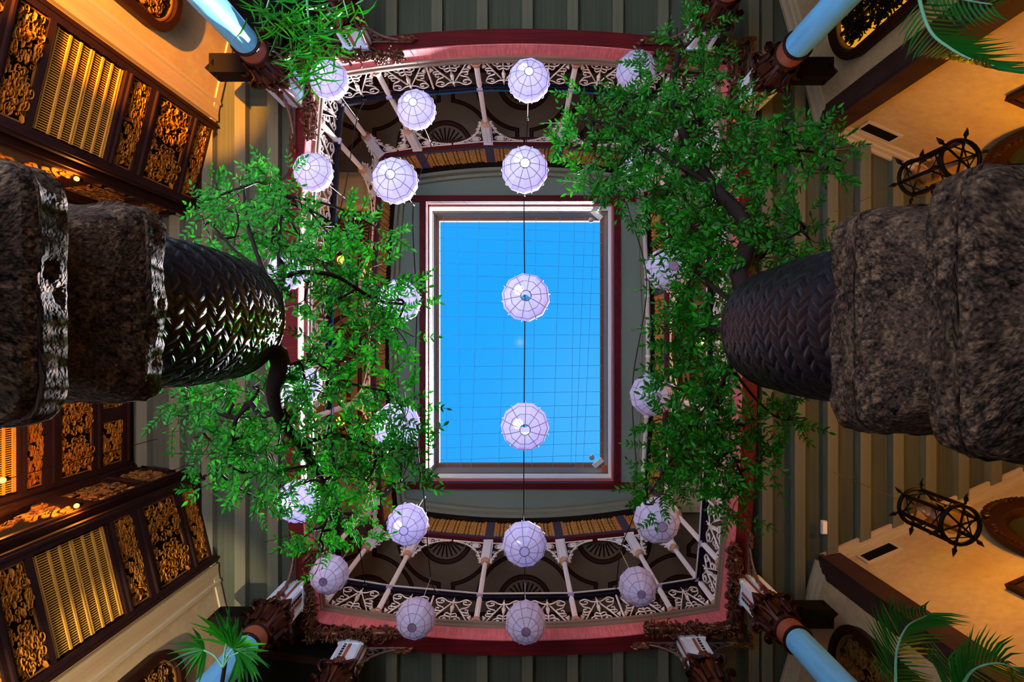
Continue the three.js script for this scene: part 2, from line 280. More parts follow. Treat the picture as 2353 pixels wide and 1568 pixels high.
// ---------------------------------------------------------------- upper gallery ironwork
const HR = 6.975, HH = 7.72, HN = 8.9, HT = 9.84;
const STOPS = [[-1, -0.73, -0.225, 0.285, 0.775, 1], [-1, -0.73, -0.225, 0.285, 0.775, 1], [-1, -0.84, -0.29, 0.29, 0.84, 1], [-1, -0.84, -0.29, 0.29, 0.84, 1]];
const ORD = ['first', 'second', 'third', 'fourth', 'fifth'];
const fromEnd = (s) => s < 2 ? 'from the left' : 'from the bottom';
function scrollMotif() {                                            // one unit of balustrade tracery, 1 wide and 1 tall
  const r = 0.0118, g = [], add = (pts, q = r, seg = 12) => g.push(tube(pts, q, seg, 4));
  for (const s of [-1, 1]) {
    add([V(s * 0.44, 0, 0), V(s * 0.06, 0.72, 0)], r * 1.3, 2);
    add([V(0, 0.78, 0), V(s * 0.12, 0.80, 0), V(s * 0.3, 0.93, 0), V(s * 0.44, 0.84, 0), V(s * 0.36, 0.72, 0), V(s * 0.24, 0.76, 0), V(s * 0.25, 0.84, 0), V(s * 0.32, 0.83, 0)], r, 22);
    add([V(s * 0.44, 0.82, 0), V(s * 0.36, 0.62, 0), V(s * 0.2, 0.52, 0), V(s * 0.26, 0.4, 0), V(s * 0.38, 0.42, 0), V(s * 0.38, 0.52, 0), V(s * 0.31, 0.5, 0)], r, 18);
    add([V(s * 0.24, 0.42, 0), V(s * 0.3, 0.3, 0), V(s * 0.42, 0.32, 0), V(s * 0.41, 0.4, 0), V(s * 0.35, 0.37, 0)], r * 0.9, 12);
    add([V(0, 0.28, 0), V(s * 0.1, 0.34, 0), V(s * 0.15, 0.26, 0), V(s * 0.06, 0.2, 0)], r, 10);
    add([V(s * 0.02, 0.2, 0), V(s * 0.12, 0.22, 0), V(s * 0.24, 0.14, 0), V(s * 0.18, 0.04, 0), V(s * 0.09, 0.08, 0), V(s * 0.12, 0.14, 0), V(s * 0.16, 0.12, 0)], r, 18);
    g.push(new THREE.ConeGeometry(0.05, 0.1, 4).rotateZ(s * 1.2).translate(s * 0.43, 0.22, 0));
  }
  g.push(bar(V(0, 0, 0), V(0, 0.5, 0), r * 1.2), new THREE.SphereGeometry(0.045, 6, 5).translate(0, 0.5, 0), new THREE.ConeGeometry(0.055, 0.2, 5).translate(0, 0.66, 0), bar(V(0, 0.78, 0), V(0, 0.97, 0), r), new THREE.SphereGeometry(0.04, 6, 5).translate(0, 0.79, 0));
  return merge(g);
}
const motifG = scrollMotif();
function spandrelGeo(half) {                                        // tracery beside one column: rib, teeth, rosette, curls; x from 0 to half, y 0..1 of the arch rise
  const g = [], rise = HT - HN - 0.06, W = half, at = (t) => V(0.06 + (W - 0.06) * (1 - Math.cos(t * Math.PI / 2)) , rise * Math.sin(t * Math.PI / 2) * 0.965, 0);
  const pts = []; for (let i = 0; i <= 12; i++) pts.push(at(i / 12));
  g.push(tube(pts, 0.011, 22, 4));
  for (let i = 0; i < 17; i++) { const p = at((i + 0.5) / 17.5); g.push(new THREE.ConeGeometry(0.013, 0.05, 4).rotateZ(-2.2 + i * 0.07).translate(p.x + 0.016, p.y - 0.018, 0)); }
  g.push(bar(V(0.04, rise, 0), V(W, rise, 0), 0.012, 4), bar(V(0.05, 0.02, 0), V(0.05, rise, 0), 0.01, 4));
  const fx = 0.19, fy = rise - 0.15;
  for (let i = 0; i < 6; i++) { const a = i / 6 * 6.283; g.push(new THREE.IcosahedronGeometry(0.03, 0).scale(1, 1, 0.5).translate(fx + 0.042 * Math.cos(a), fy + 0.042 * Math.sin(a), 0)); }
  g.push(new THREE.TorusGeometry(0.095, 0.009, 4, 14).translate(fx, fy, 0), new THREE.IcosahedronGeometry(0.022, 0).translate(fx, fy, 0.01));
  const curl = (x, y, r, a, d) => g.push(tube(spiral(x, y, r, r * 0.25, a, a + d * 6.5, 9), 0.008, 12, 4));
  curl(0.12, rise * 0.52, 0.055, 2, 1); curl(0.105, rise * 0.34, 0.042, 1, -1); curl(0.09, rise * 0.2, 0.03, 2, 1); curl(0.33, rise - 0.085, 0.05, 3, -1); curl(0.43, rise - 0.06, 0.034, 2, 1); curl(0.2, rise * 0.62, 0.04, 0, 1);
  if (W > 0.6) { curl(0.52, rise - 0.045, 0.026, 2, -1); g.push(tube([V(0.45, rise - 0.02, 0), V(0.6, rise - 0.05, 0), V(W - 0.05, rise - 0.012, 0)], 0.008, 8, 4)); }
  return merge(g);
}
const spandrels = {}; const spandrel = (w) => { const k = Math.round(w * 20) / 20; return spandrels[k] ??= spandrelGeo(k); };
// slim fluted column
const flutedG = (() => { const n = 40, s = new THREE.Shape(); for (let i = 0; i <= n; i++) { const a = i / n * Math.PI * 2, r = i % 4 < 2 ? 0.037 : 0.031; i ? s.lineTo(r * Math.cos(a), r * Math.sin(a)) : s.moveTo(r, 0); } return new THREE.ExtrudeGeometry(s, { depth: HN - HR - 0.14, bevelEnabled: false }).rotateX(-Math.PI / 2).translate(0, 0.14, 0); })();
const slimBaseG = (() => { const g = [lathe([[0.075, 0], [0.085, 0.02], [0.06, 0.07], [0.046, 0.1], [0.056, 0.115], [0.045, 0.135]], 14)]; for (let i = 0; i < 8; i++) { const a = i / 8 * 6.283; g.push(new THREE.ConeGeometry(0.024, 0.1, 4).translate(Math.cos(a) * 0.062, 0.06, Math.sin(a) * 0.062)); } return merge(g); })();
const slimNeckG = merge([lathe([[0.044, 0], [0.062, 0.012], [0.05, 0.03], [0.05, 0.05], [0.078, 0.07], [0.08, 0.09], [0.05, 0.095]], 16)]);
const slimHeadG = merge([bx(0.13, HT - HN - 0.09, 0.07, 0, (HT - HN + 0.09) / 2, 0), bx(0.045, HT - HN - 0.09, 0.1, -0.032, (HT - HN + 0.09) / 2, 0), bx(0.045, HT - HN - 0.09, 0.1, 0.032, (HT - HN + 0.09) / 2, 0), bx(0.17, 0.05, 0.12, 0, HT - HN - 0.02, 0)]);
function slimColumn(x, z, ry, label) {
  const t = thing('gallery_column', label, 'column', 'slim white gallery columns'); t.position.set(x, Y(HR), z); t.rotation.y = ry;
  mesh('shaft', flutedG, M.white, t); mesh('base', slimBaseG, M.copperPale ??= std(0xc9a184, 0.5), t);
  mesh('neck_ring', slimNeckG, M.copperPale, t).position.y = HN - HR; mesh('head', slimHeadG, M.white, t).position.y = HN - HR;
  mesh('clasp', bx(0.085, 0.05, 0.115, 0, HH - HR, 0), (M.clasp ??= std(0xa4a0c0, 0.5)), t);
  return t;
}
const INS = 0.05;
for (let s = 0; s < 4; s++) {
  const st = STOPS[s];
  for (let i = 0; i < 5; i++) {
    const p = ring(INS, s, st[i]), q = ring(INS, s, st[i + 1]), dx = q[0] - p[0], dz = q[1] - p[1], len = Math.hypot(dx, dz), mx = (p[0] + q[0]) / 2, mz = (p[1] + q[1]) / 2, ry = Math.atan2(-dz, dx);
    const where = `${ORD[i]} bay ${fromEnd(s)} on the ${SIDE[s]} side`;
    // balustrade
    const b = thing('balustrade_panel', `white wrought iron balustrade panel with scrolls, ${where}`, 'balustrade', 'balustrade panels round the gallery'); b.position.set(mx, Y(HR), mz); b.rotation.y = ry;
    const n = Math.max(1, Math.round(len / (s < 2 ? 0.62 : 0.6))), w = (len - 0.1) / n, hh = HH - HR - 0.075;
    for (let k = 0; k < n; k++) { const m = mesh('scrollwork', motifG, M.white, b); m.position.set(-len / 2 + 0.05 + w * (k + 0.5), 0.015, 0); m.scale.set(w * 0.94, hh, 0.9); if (k) mesh('bar', bar(V(-len / 2 + 0.05 + w * k, 0, 0), V(-len / 2 + 0.05 + w * k, hh, 0), 0.014, 6), M.white, b); }
    mesh('bottom_rail', bx(len - 0.12, 0.03, 0.04, 0, 0.015, 0), M.white, b);
    // handrail
    const h = thing('handrail', `black glossy handrail on the balustrade, ${where}`, 'handrail', 'handrails round the gallery'); h.position.set(mx, Y(HH), mz); h.rotation.y = ry;
    mesh('rail', bx(len - 0.05, 0.05, 0.09, 0, 0.02, 0), M.railBlack, h); mesh('lower_rail', bx(len - 0.05, 0.03, 0.05, 0, -0.035, 0), M.railBlack, h); mesh('bead', bx(len - 0.05, 0.014, 0.02, 0, 0.02, s === 0 ? 0.05 : 0.05), M.bone, h);
    // arch tracery
    const a = thing('arch_tracery', `white filigree arch spandrels with toothed edge, ${where}`, 'tracery', 'filigree arches of the gallery'); a.position.set(mx, Y(HN + 0.02), mz); a.rotation.y = ry;
    for (const e of [-1, 1]) { const m = mesh('spandrel', spandrel(len / 2 - 0.06), M.white, a); m.position.x = e * (-len / 2 + 0.03); m.scale.set(e, 1, 1); }
    // lattice frieze
    const f = thing('lattice_frieze', `brown and gold lattice frieze panel, ${where}`, 'lattice panel', 'lattice frieze above the gallery'); f.position.set(mx, Y(HT), mz); f.rotation.y = ry;
    const fh = 0.96, inner = s === 0 || s === 3 ? 1 : 1, fw = len - 0.24;
    mesh('back_board', bx(len - 0.16, fh, 0.03, 0, fh / 2 + 0.02, 0), M.latticeDark, f);
    for (const dz2 of [-1, 1]) {
      const zf = dz2 * 0.035;
      if (dz2 > 0) { mesh('sill', bx(len - 0.03, 0.07, 0.13, 0, 0.035, 0), M.soffit, f); mesh('sill_bead', bx(len - 0.03, 0.05, 0.15, 0, 0.095, 0), M.latticePost, f); }
      for (const e of [-1, 1]) mesh('edge_strip', bx(0.035, fh - 0.12, 0.03, e * (fw / 2 + 0.02), fh / 2 + 0.06, zf), M.latticeEdge, f);
      const bays = Math.max(1, Math.round(fw / 0.2)), bw = fw / bays, gg = [];
      for (let k = 0; k <= bays; k++) mesh('bar', bx(0.012, fh - 0.12, 0.014, -fw / 2 + bw * k, fh / 2 + 0.06, zf), M.lattice, f);
      for (let k = 0; k < bays; k++) for (let c = 0; c < 3; c++) for (let y = 0; y < 11; y++) {      // wavy fret between the bars
        const x0 = -fw / 2 + bw * (k + (c + 0.5) / 3), y0 = 0.14 + (fh - 0.16) * y / 11, hh2 = (fh - 0.16) / 11, d = y % 2 ? 1 : -1;
        gg.push(bx(0.012, hh2 * 1.15, 0.01, x0, y0 + hh2 / 2, zf, 0, d * 0.62), bx(bw / 3.4, 0.009, 0.01, x0, y0, zf));
      }
      const fr = mesh('fretwork', merge(gg), M.lattice, f); fr.userData.kind = 'stuff';
    }
    if (i > 0) { const c = ring(INS, s, st[i]); slimColumn(c[0], c[1], ry, `slim white fluted gallery column, ${ORD[i - 1]} ${fromEnd(s)} between the corners on the ${SIDE[s]} side`); const po = mesh('post', bx(0.15, 0.84, 0.1, -len / 2, 0.55, 0), M.latticePost, f); po.position.z = 0; }
    else mesh('post', bx(0.06, 0.84, 0.1, -len / 2 + 0.05, 0.55, 0), M.latticePost, f);
  }
}
for (const [sx, sz, w] of [[-1, 1, 'top left'], [1, 1, 'top right'], [-1, -1, 'bottom left'], [1, -1, 'bottom right']]) {
  const c = ring(INS, sz > 0 ? 0 : 1, sx); slimColumn(c[0], c[1], Math.atan2(sx, sz), `slim white fluted gallery column at the ${w} corner`);
}
{ // white pipe along the right hand cove
  const t = thing('white_pipe', 'long white jointed pipe along the right cove below the roof', 'pipe');
  for (let i = 0; i < 9; i++) { const u = (z) => V(ring(-0.075, 3, z / 3.35)[0], Y(11.03), z); mesh('segment', bar(u(2.75 - i * 0.61), u(2.75 - i * 0.61 - 0.57), 0.045, 10), M.bone, t); }
  for (let i = 0; i <= 9; i++) { const z = 2.77 - i * 0.61, x = ring(-0.075, 3, z / 3.35)[0]; mesh('joint', bar(V(x, Y(11.03), z + 0.025), V(x, Y(11.03), z - 0.025), 0.055, 10), M.white, t); }
}
// gallery lamps
for (const [px, py, h, w] of [[785, 598, 9.2, 'left gallery, behind the upper leaves'], [783, 968, 9.2, 'left gallery, behind the lower leaves'], [1610, 785, 9.2, 'right gallery behind the tree']]) {
  const t = thing('gallery_lamp', `glowing yellow globe lamp in the ${w}`, 'lamp', 'gallery globe lamps'), p = P(px, py, h);
  t.position.copy(p); mesh('stem', bar(V(0, 0.08, 0), V(0, Y(9.9) - p.y, 0), 0.012, 6), M.iron, t); mesh('cap', lathe([[0.02, 0.12], [0.06, 0.08], [0.065, 0.05]], 12), M.copper, t);
  bulbLamp(t, 0, 0, 0, 0.075, 2.2, 0xffa838);
}
// ---------------------------------------------------------------- ground storey columns
const leafCarve = (() => { const g = []; for (let i = 0; i < 8; i++) { const a = i / 8 * 6.283 + 0.39, c = new THREE.CatmullRomCurve3([V(0.15, 0, 0), V(0.17, 0.12, 0), V(0.2, 0.2, 0), V(0.25, 0.21, 0), V(0.255, 0.17, 0)]); const t = new THREE.TubeGeometry(c, 8, 0.035, 5, false); t.scale(1, 1, 1.3); g.push(t.rotateY(a)); } return merge(g); })();
const bellG = lathe([[0.135, 0], [0.14, 0.05], [0.145, 0.2], [0.165, 0.33], [0.18, 0.4], [0.0, 0.4]], 24);
const abacusG = (() => { const s = new THREE.Shape(), r = 0.235, n = 6; for (let k = 0; k < 4; k++) { const a = k * Math.PI / 2 + Math.PI / 4, b = a + Math.PI / 2; for (let i = 0; i <= n; i++) { const t = i / n, x = Math.cos(a) * r * (1 - t) + Math.cos(b) * r * t, y = Math.sin(a) * r * (1 - t) + Math.sin(b) * r * t, f = 1 - 0.18 * Math.sin(t * Math.PI); (k || i) ? s.lineTo(x * f, y * f) : s.moveTo(x * f, y * f); } } return new THREE.ExtrudeGeometry(s, { depth: 0.05, bevelEnabled: true, bevelSize: 0.015, bevelThickness: 0.012, bevelSegments: 2 }).rotateX(-Math.PI / 2); })();
const voluteG = merge([tube(spiral(0, 0, 0.085, 0.015, 1.6, -9, 22), 0.018, 30, 6), new THREE.SphereGeometry(0.028, 8, 6).translate(0, 0, 0), tube([V(0, 0.085, 0), V(-0.08, 0.08, 0), V(-0.14, 0.02, 0), V(-0.15, -0.12, 0)], 0.02, 10, 5)]);
const rosetteG = (() => { const g = [new THREE.SphereGeometry(0.025, 8, 6)]; for (let i = 0; i < 6; i++) { const a = i / 6 * 6.283; g.push(new THREE.SphereGeometry(0.024, 6, 5).scale(1.4, 1, 0.6).rotateZ(a).translate(0.04 * Math.cos(a), 0.04 * Math.sin(a), 0)); } return merge(g); })();
const shaftG = new THREE.CylinderGeometry(0.128, 0.15, 5.34 + EYE, 28).translate(0, (5.34 + EYE) / 2, 0);
const neckG = lathe([[0.13, 0], [0.138, 0.01], [0.138, 0.17], [0.13, 0.18]], 28);
const neckRingG = new THREE.TorusGeometry(0.138, 0.016, 8, 28).rotateX(Math.PI / 2);
function carvedGarland(seed, len, n) {                              // deep carved foliage, x along the beam
  const r = rng(seed), g = [];
  for (let i = 0; i < n; i++) {
    const t = i / n, x = (t - 0.5) * len, y = (r() - 0.5) * 0.15, z = (r() - 0.5) * 0.12, k = r();
    if (k < 0.4) g.push(tube(spiral(0, 0, 0.035 + r() * 0.02, 0.01, r() * 6, r() * 6 + 6, 8), 0.01, 10, 4).rotateX(r() * 3).rotateY(r() * 3).translate(x, y, z));
    else if (k < 0.75) g.push(new THREE.SphereGeometry(0.026 + r() * 0.02, 6, 4).scale(1.6, 0.6, 0.5).rotateZ(r() * 3).rotateY(r() * 3).translate(x, y, z));
    else g.push(new THREE.ConeGeometry(0.02, 0.08 + r() * 0.05, 5).rotateZ(r() * 6).rotateX(r() * 3).translate(x, y, z));
  }
  g.push(tube([V(-len / 2, 0.02, 0), V(-len / 4, -0.03, 0.02), V(0, 0.03, -0.02), V(len / 4, -0.02, 0.02), V(len / 2, 0.02, 0)], 0.04, 20, 6));
  return merge(g);
}
const garlands = [carvedGarland(11, 1.08, 210), carvedGarland(12, 1.08, 210)];
const wingG = (() => { const g = [], pt = [V(0.0, -0.42, 0), V(0.08, -0.26, 0), V(0.22, -0.12, 0), V(0.4, -0.05, 0), V(0.52, -0.04, 0)]; g.push(tube(pt, 0.015, 14, 5), bar(V(0, -0.02, 0), V(0.5, -0.02, 0), 0.014)); const c = (x, y, r, a, d) => g.push(tube(spiral(x, y, r, r * 0.2, a, a + d * 8, 14), 0.011, 18, 4)); c(0.1, -0.12, 0.075, 0, 1); c(0.25, -0.075, 0.05, 2, -1); c(0.06, -0.26, 0.045, 1, -1); c(0.37, -0.05, 0.03, 1, 1); return merge(g); })();
const wingTipG = (() => { const r = rng(77), g = []; for (let i = 0; i < 16; i++) g.push(new THREE.IcosahedronGeometry(0.028, 0).scale(1.6, 0.8, 0.7).rotateZ(r() * 3).translate(0.38 + r() * 0.18, -0.06 - r() * 0.06, (r() - 0.5) * 0.05)); for (let i = 0; i < 8; i++) g.push(new THREE.IcosahedronGeometry(0.026, 0).translate(0.02 + r() * 0.05, -0.4 - r() * 0.04, (r() - 0.5) * 0.05)); return merge(g); })();
function bigColumn(x, z, alongX, sx, sz, label) {
  const t = thing('column', label, 'column', 'courtyard columns with carved capitals'); t.position.set(x, 0, z);
  mesh('shaft', shaftG, M.shaft, t);
  const n = mesh('necking', neckG, M.copper, t); n.position.y = Y(5.34);
  for (const y of [5.34, 5.52]) mesh('neck_ring', neckRingG, M.copperDark, t).position.y = Y(y);
  const cap = mesh('capital', bellG, M.bronzeHi, t); cap.position.y = Y(5.54);
  const lv = mesh('leaves', leafCarve, M.bronze, cap); lv.position.y = 0.04;
  const ab = mesh('abacus', abacusG, M.bronze, cap); ab.position.y = 0.4; ab.scale.setScalar(1.0);
  for (let k = 0; k < 4; k++) { const a = k * Math.PI / 2 + Math.PI / 4, v = mesh('volute', voluteG, M.bronze, cap); v.position.set(Math.cos(a) * 0.2, 0.34, Math.sin(a) * 0.2); v.rotation.y = -a; const b = k * Math.PI / 2, ro = mesh('rosette', rosetteG, M.bronzeHi, cap); ro.position.set(Math.cos(b) * 0.185, 0.42, Math.sin(b) * 0.185); ro.rotation.y = Math.PI / 2 - b; }
  // impost block, dentils, copper stripes
  const bl = mesh('impost_block', bx(0.27, 0.52, 0.27, 0, 0, 0), M.block, t); bl.position.y = Y(6.275); if (!alongX) bl.rotation.y = Math.PI / 2;
  for (const e of [-1, 1]) {
    mesh('copper_stripe', bx(0.035, 0.52, 0.012, 0.0, 0, e * 0.138), M.copper, bl);
    for (const f of [-1, 1]) mesh('edge_bead', bx(0.03, 0.52, 0.02, f * 0.11, 0, e * 0.138), M.block, bl);
    for (let k = 0; k < 10; k++) mesh('dentil', bx(0.03, 0.026, 0.014, 0.055 * (sx * (alongX ? 1 : 1)), -0.235 + k * 0.052, e * 0.137), M.dentil, bl);
    for (const f of [-1, 1]) mesh('copper_stripe', bx(0.012, 0.52, 0.03, e * 0.138, 0, f * 0.06), M.copper, bl);
    mesh('edge_bead', bx(0.02, 0.52, 0.04, e * 0.138, 0, 0), M.block, bl);
  }
  // openwork wings, carved garland, dark tie beam
  for (const e of [-1, 1]) { const w = mesh('scroll_bracket', wingG, M.scroll, t); w.position.set(alongX ? e * 0.13 : 0, Y(HB - 0.02), alongX ? 0 : e * 0.13); w.rotation.y = alongX ? (e > 0 ? 0 : Math.PI) : (e > 0 ? -Math.PI / 2 : Math.PI / 2); mesh('leaf_tip', wingTipG, M.carving, w); }
  const ga = mesh('carved_garland', garlands[sx > 0 ? 0 : 1], M.carving, t);
  ga.position.set(alongX ? 0 : -sx * 0.2, Y(HB - 0.1), alongX ? -sz * 0.2 : 0); if (!alongX) ga.rotation.y = Math.PI / 2;
  const pl = mesh('backing_plate', bx(0.3, 0.2, 0.03, 0, 0, 0), M.block, t); pl.position.set(alongX ? 0 : -sx * 0.14, Y(HB - 0.1), alongX ? -sz * 0.14 : 0); if (!alongX) pl.rotation.y = Math.PI / 2;
  if (!alongX) { const tb = mesh('tie_beam', bx(0.46, 0.22, 0.2, sx * 0.36, 0, 0), M.darkTimber, t); tb.position.y = Y(5.86); mesh('beam_end', new THREE.ConeGeometry(0.15, 0.16, 4).rotateZ(-sx * Math.PI / 2).translate(sx * 0.62, 0, 0), M.darkTimber, tb); }
  return t;
}
for (const [x, z, al, sx, sz, w] of [[-2.70, 2.96, false, -1, 1, 'top left corner, under the left beam'], [2.73, 2.92, false, 1, 1, 'top right corner, under the right beam'], [-2.69, -3.0, false, -1, -1, 'bottom left corner, under the left beam'], [2.73, -2.93, false, 1, -1, 'bottom right corner, under the right beam'],
  [-1.93, 3.6, true, -1, 1, 'top left corner, under the top beam'], [2.1, 3.58, true, 1, 1, 'top right corner, under the top beam'], [-1.98, -3.66, true, -1, -1, 'bottom left corner, under the bottom beam'], [2.02, -3.6, true, 1, -1, 'bottom right corner, under the bottom beam']]) bigColumn(x, z, al, sx, sz, `white column tinted blue for sky light, bronze capital, ${w}`);
// ---------------------------------------------------------------- carved timber screens on the left
function carve(seed, n, mask) {                                     // gilded foliage relief in a unit square
  const r = rng(seed), g = [], ok = (x, y) => !mask || mask(x, y);
  for (let i = 0; i < n; i++) {
    const x = r() - 0.5, y = r() - 0.5, k = r(); if (!ok(x, y)) continue; const s = 0.05 + r() * 0.05;
    const z = 0.03 * r();
    if (k < 0.72) { const a = r() * 6.3; g.push(tube(spiral(0, 0, s * 1.3, s * 0.2, a, a + (r() < 0.5 ? 6.5 : -6.5), 9), 0.008 + 0.007 * r(), 12, 4).translate(x * 0.9, y * 0.9, z)); }
    else g.push(new THREE.SphereGeometry(s * 0.62, 6, 4).scale(1.7, 0.42, 0.5).rotateZ(r() * 6.3).translate(x * 0.93, y * 0.93, z));
  }
  return merge(g);
}
const carveds = [carve(101, 105), carve(102, 105), carve(103, 105), carve(104, 105)];
const spandrelL = carve(105, 190, (x, y) => y > -0.5 + 1.0 * Math.sqrt(Math.max(0, 1 - (0.5 - x) ** 2)) - 0.05 || x < -0.38);
let carveAt = 0;
function carvedPanel(parent, x0, x1, y0, y1, mat, geo) {
  const w = x1 - x0, h = y1 - y0, p = mesh('carved_panel', bx(w, h, 0.02, 0, 0, -0.012), M.panelBack, parent); p.position.set((x0 + x1) / 2, (y0 + y1) / 2, 0);
  const nx = Math.max(1, Math.round(w / 0.4)), ny = Math.max(1, Math.round(h / 0.4));
  for (let i = 0; i < nx; i++) for (let j = 0; j < ny; j++) { const m = mesh('foliage', geo ?? carveds[carveAt++ % 4], mat, p); m.position.set(-w / 2 + w / nx * (i + 0.5), -h / 2 + h / ny * (j + 0.5), 0.004); m.scale.set(w / nx, h / ny, 0.9); }
  const fr = 0.014; mesh('bead', merge([bx(w, fr, 0.03, 0, h / 2, 0), bx(w, fr, 0.03, 0, -h / 2, 0), bx(fr, h, 0.03, w / 2, 0, 0), bx(fr, h, 0.03, -w / 2, 0, 0)]), M.goldDim, p);
}
function canePanel(parent, x0, x1, y0, y1) {
  const w = x1 - x0, h = y1 - y0, p = mesh('cane_panel', bx(w, h, 0.015, 0, 0, -0.02), M.panelBack, parent); p.position.set((x0 + x1) / 2, (y0 + y1) / 2, 0);
  const n = Math.round(w / 0.021), g = []; for (let i = 0; i < n; i++) g.push(bx(0.0095, h, 0.008, -w / 2 + (i + 0.5) * w / n, 0, 0));
  mesh('reeds', merge(g), M.cane, p).userData.kind = 'stuff';
  for (const [f, d] of [[-0.47, 0.012], [-0.44, 0.012], [-0.28, 0.022], [-0.14, 0.022], [0, 0.012], [0.03, 0.012], [0.17, 0.022], [0.31, 0.022], [0.44, 0.012], [0.47, 0.012]]) mesh('binding', bx(w, d, 0.012, 0, f * h, 0.006), M.cane, p);
}
function screen(name, label, p, q, rows, hBot, n, extra) {           // p, q: plan ends; rows [kind, hTop, hBottom, [column bounds]]
  const t = thing(name, label, 'screen'), w = Math.hypot(q[0] - p[0], q[1] - p[1]);
  face(t, (p[0] + q[0]) / 2, 0, (p[1] + q[1]) / 2, n[0], n[1]);
  if (!extra) mesh('backing', bx(w, Y(6.72) - Y(hBot), 0.03, 0, (Y(6.72) + Y(hBot)) / 2, -0.06), M.panelBack, t);
  const st = 0.1;
  for (const e of [-1, 1]) { mesh('stile', bx(st, Y(6.72) - 0, 0.1, e * (w / 2 - st / 2), Y(6.72) / 2, -0.01), M.darkWood, t); mesh('stile_bead', bx(0.025, Y(6.72), 0.13, e * (w / 2 - st * 0.35), Y(6.72) / 2, 0), M.darkWood, t); }
  let prev = 6.72;
  for (const [kind, ht, hb, cols, mat] of rows) {
    mesh('rail', bx(w - 2 * st, prev - ht, 0.09, 0, Y((prev + ht) / 2), -0.01), M.darkWood, t); if (prev - ht > 0.07) mesh('rail_bead', bx(w - 2 * st, 0.02, 0.12, 0, Y((prev + ht) / 2), 0), M.darkWood, t);
    const c = cols ?? [[0, 1]], W = w - 2 * st;
    c.forEach(([a, b], i) => {
      const x0 = -W / 2 + a * W, x1 = -W / 2 + b * W;
      if (kind === 'carved') carvedPanel(t, x0 + 0.015, x1 - 0.015, Y(hb), Y(ht), mat ?? M.gold); else if (kind === 'cane') canePanel(t, x0 + 0.015, x1 - 0.015, Y(hb), Y(ht));
      if (i) mesh('mullion', bx(Math.max(0.03, (a - c[i - 1][1]) * W), ht - hb, 0.09, -W / 2 + (a + c[i - 1][1]) / 2 * W, Y((ht + hb) / 2), -0.01), M.darkWood, t);
    });
    prev = hb;
  }
  if (prev > hBot + 0.02) mesh('rail', bx(w - 2 * st, prev - hBot, 0.09, 0, Y((prev + hBot) / 2), -0.01), M.darkWood, t);
  return t;
}
{
  const inset = (p, q, t) => [p[0] + (q[0] - p[0]) * t, p[1] + (q[1] - p[1]) * t];
  const D1 = Q(450, 482, 6.75), E1 = Q(303, 502, 6.75);
  for (const b of [1, -1]) {
    const m = (p) => b > 0 ? p : [p[0], -p[1]], w = b > 0 ? 'top' : 'bottom', c1 = m(L1), d1 = m(D1), e1 = m(E1);
    const rows = [['carved', 6.6, 6.36], ['carved', 6.24, 5.72], ['carved', 5.55, 5.3], ['cane', 5.21, 4.42], ['carved', 4.36, 4.1], ['carved', 4.0, 3.5]];
    screen('carved_screen', `dark carved timber screen with gilded panels and cane, ${w} left`, b > 0 ? c1 : d1, b > 0 ? d1 : c1, rows, 3.0, [1, b > 0 ? -0.24 : 0.24]);
    const t = screen('return_screen', `dark timber return screen with arch tracery, ${w} left recess`, inset(b > 0 ? d1 : e1, b > 0 ? e1 : d1, 0.11), inset(b > 0 ? e1 : d1, b > 0 ? d1 : e1, 0.11), [['carved', 6.58, 6.2, null, M.goldDim], ['carved', 6.0, 5.42, null, M.goldDim]], 5.2, [0.14, b > 0 ? -1 : 1], true);
    const W = Math.hypot(d1[0] - e1[0], d1[1] - e1[1]) * 0.78 - 0.2;
    for (const e of [-1, 1]) { const sp = mesh('arch_tracery', spandrelL, M.goldDim, t); sp.position.set(e * W / 4, Y(4.85), 0); sp.scale.set(-e * W / 2 * -1, 0.7, 1.2); }
    mesh('backing', bx(W, 1.4, 0.03, 0, Y(5.95), -0.05), M.panelBack, t);
  }
  const W = (a, b) => [a, b];
  screen('back_screen', 'dark timber screen with glowing gilded panels at the back of the left recess', E1, mir(E1), [['carved', 6.55, 6.24, [W(0, 0.18), W(0.23, 0.77), W(0.82, 1)]], ['carved', 6.1, 5.68, [W(0, 0.3), W(0.36, 0.64), W(0.7, 1)]], ['carved', 5.46, 5.28, [W(0, 0.3), W(0.36, 0.64), W(0.7, 1)]], ['cane', 5.2, 4.5, [W(0, 0.3), W(0.36, 0.64), W(0.7, 1)]]], 3.8, [1, 0]);
}
// small hanging lamps of the left recess, and the lamps of the side rooms
for (const [px, py, h, r, I, w] of [[176, 1163, 5.05, 0.022, 2.2, 'beside the bottom arch tracery'], [6, 1104, 4.7, 0.025, 3, 'in front of the cane panel'], [176, 411, 5.05, 0.022, 2.2, 'behind the upper stone slab']]) {
  const t = thing('pendant_lamp', `tiny bright pendant lamp in the left recess, ${w}`, 'lamp', 'pendant lamps of the left recess'), p = P(px, py, h); t.position.copy(p);
  mesh('cord', bar(V(0, 0.02, 0), V(0, Y(6.7) - p.y, 0), 0.004, 4), M.iron, t); mesh('holder', lathe([[0.01, 0.07], [0.02, 0.05], [0.02, 0.015]], 8), M.iron, t); bulbLamp(t, 0, 0, 0, r, I);
}
for (const s of [-1, 1]) {
  const t = thing('room_lamp', `globe lamp in the ${s > 0 ? 'top' : 'bottom'} left side room behind the screen`, 'lamp', 'side room lamps'); t.position.set(-4.75, Y(3.6), s * 1.9);
  mesh('cord', bar(V(0, 0.06, 0), V(0, 3.02, 0), 0.006, 4), M.iron, t); mesh('cap', lathe([[0.015, 0.1], [0.05, 0.07]], 10), M.iron, t); bulbLamp(t, 0, 0, 0, 0.07, 5);
}
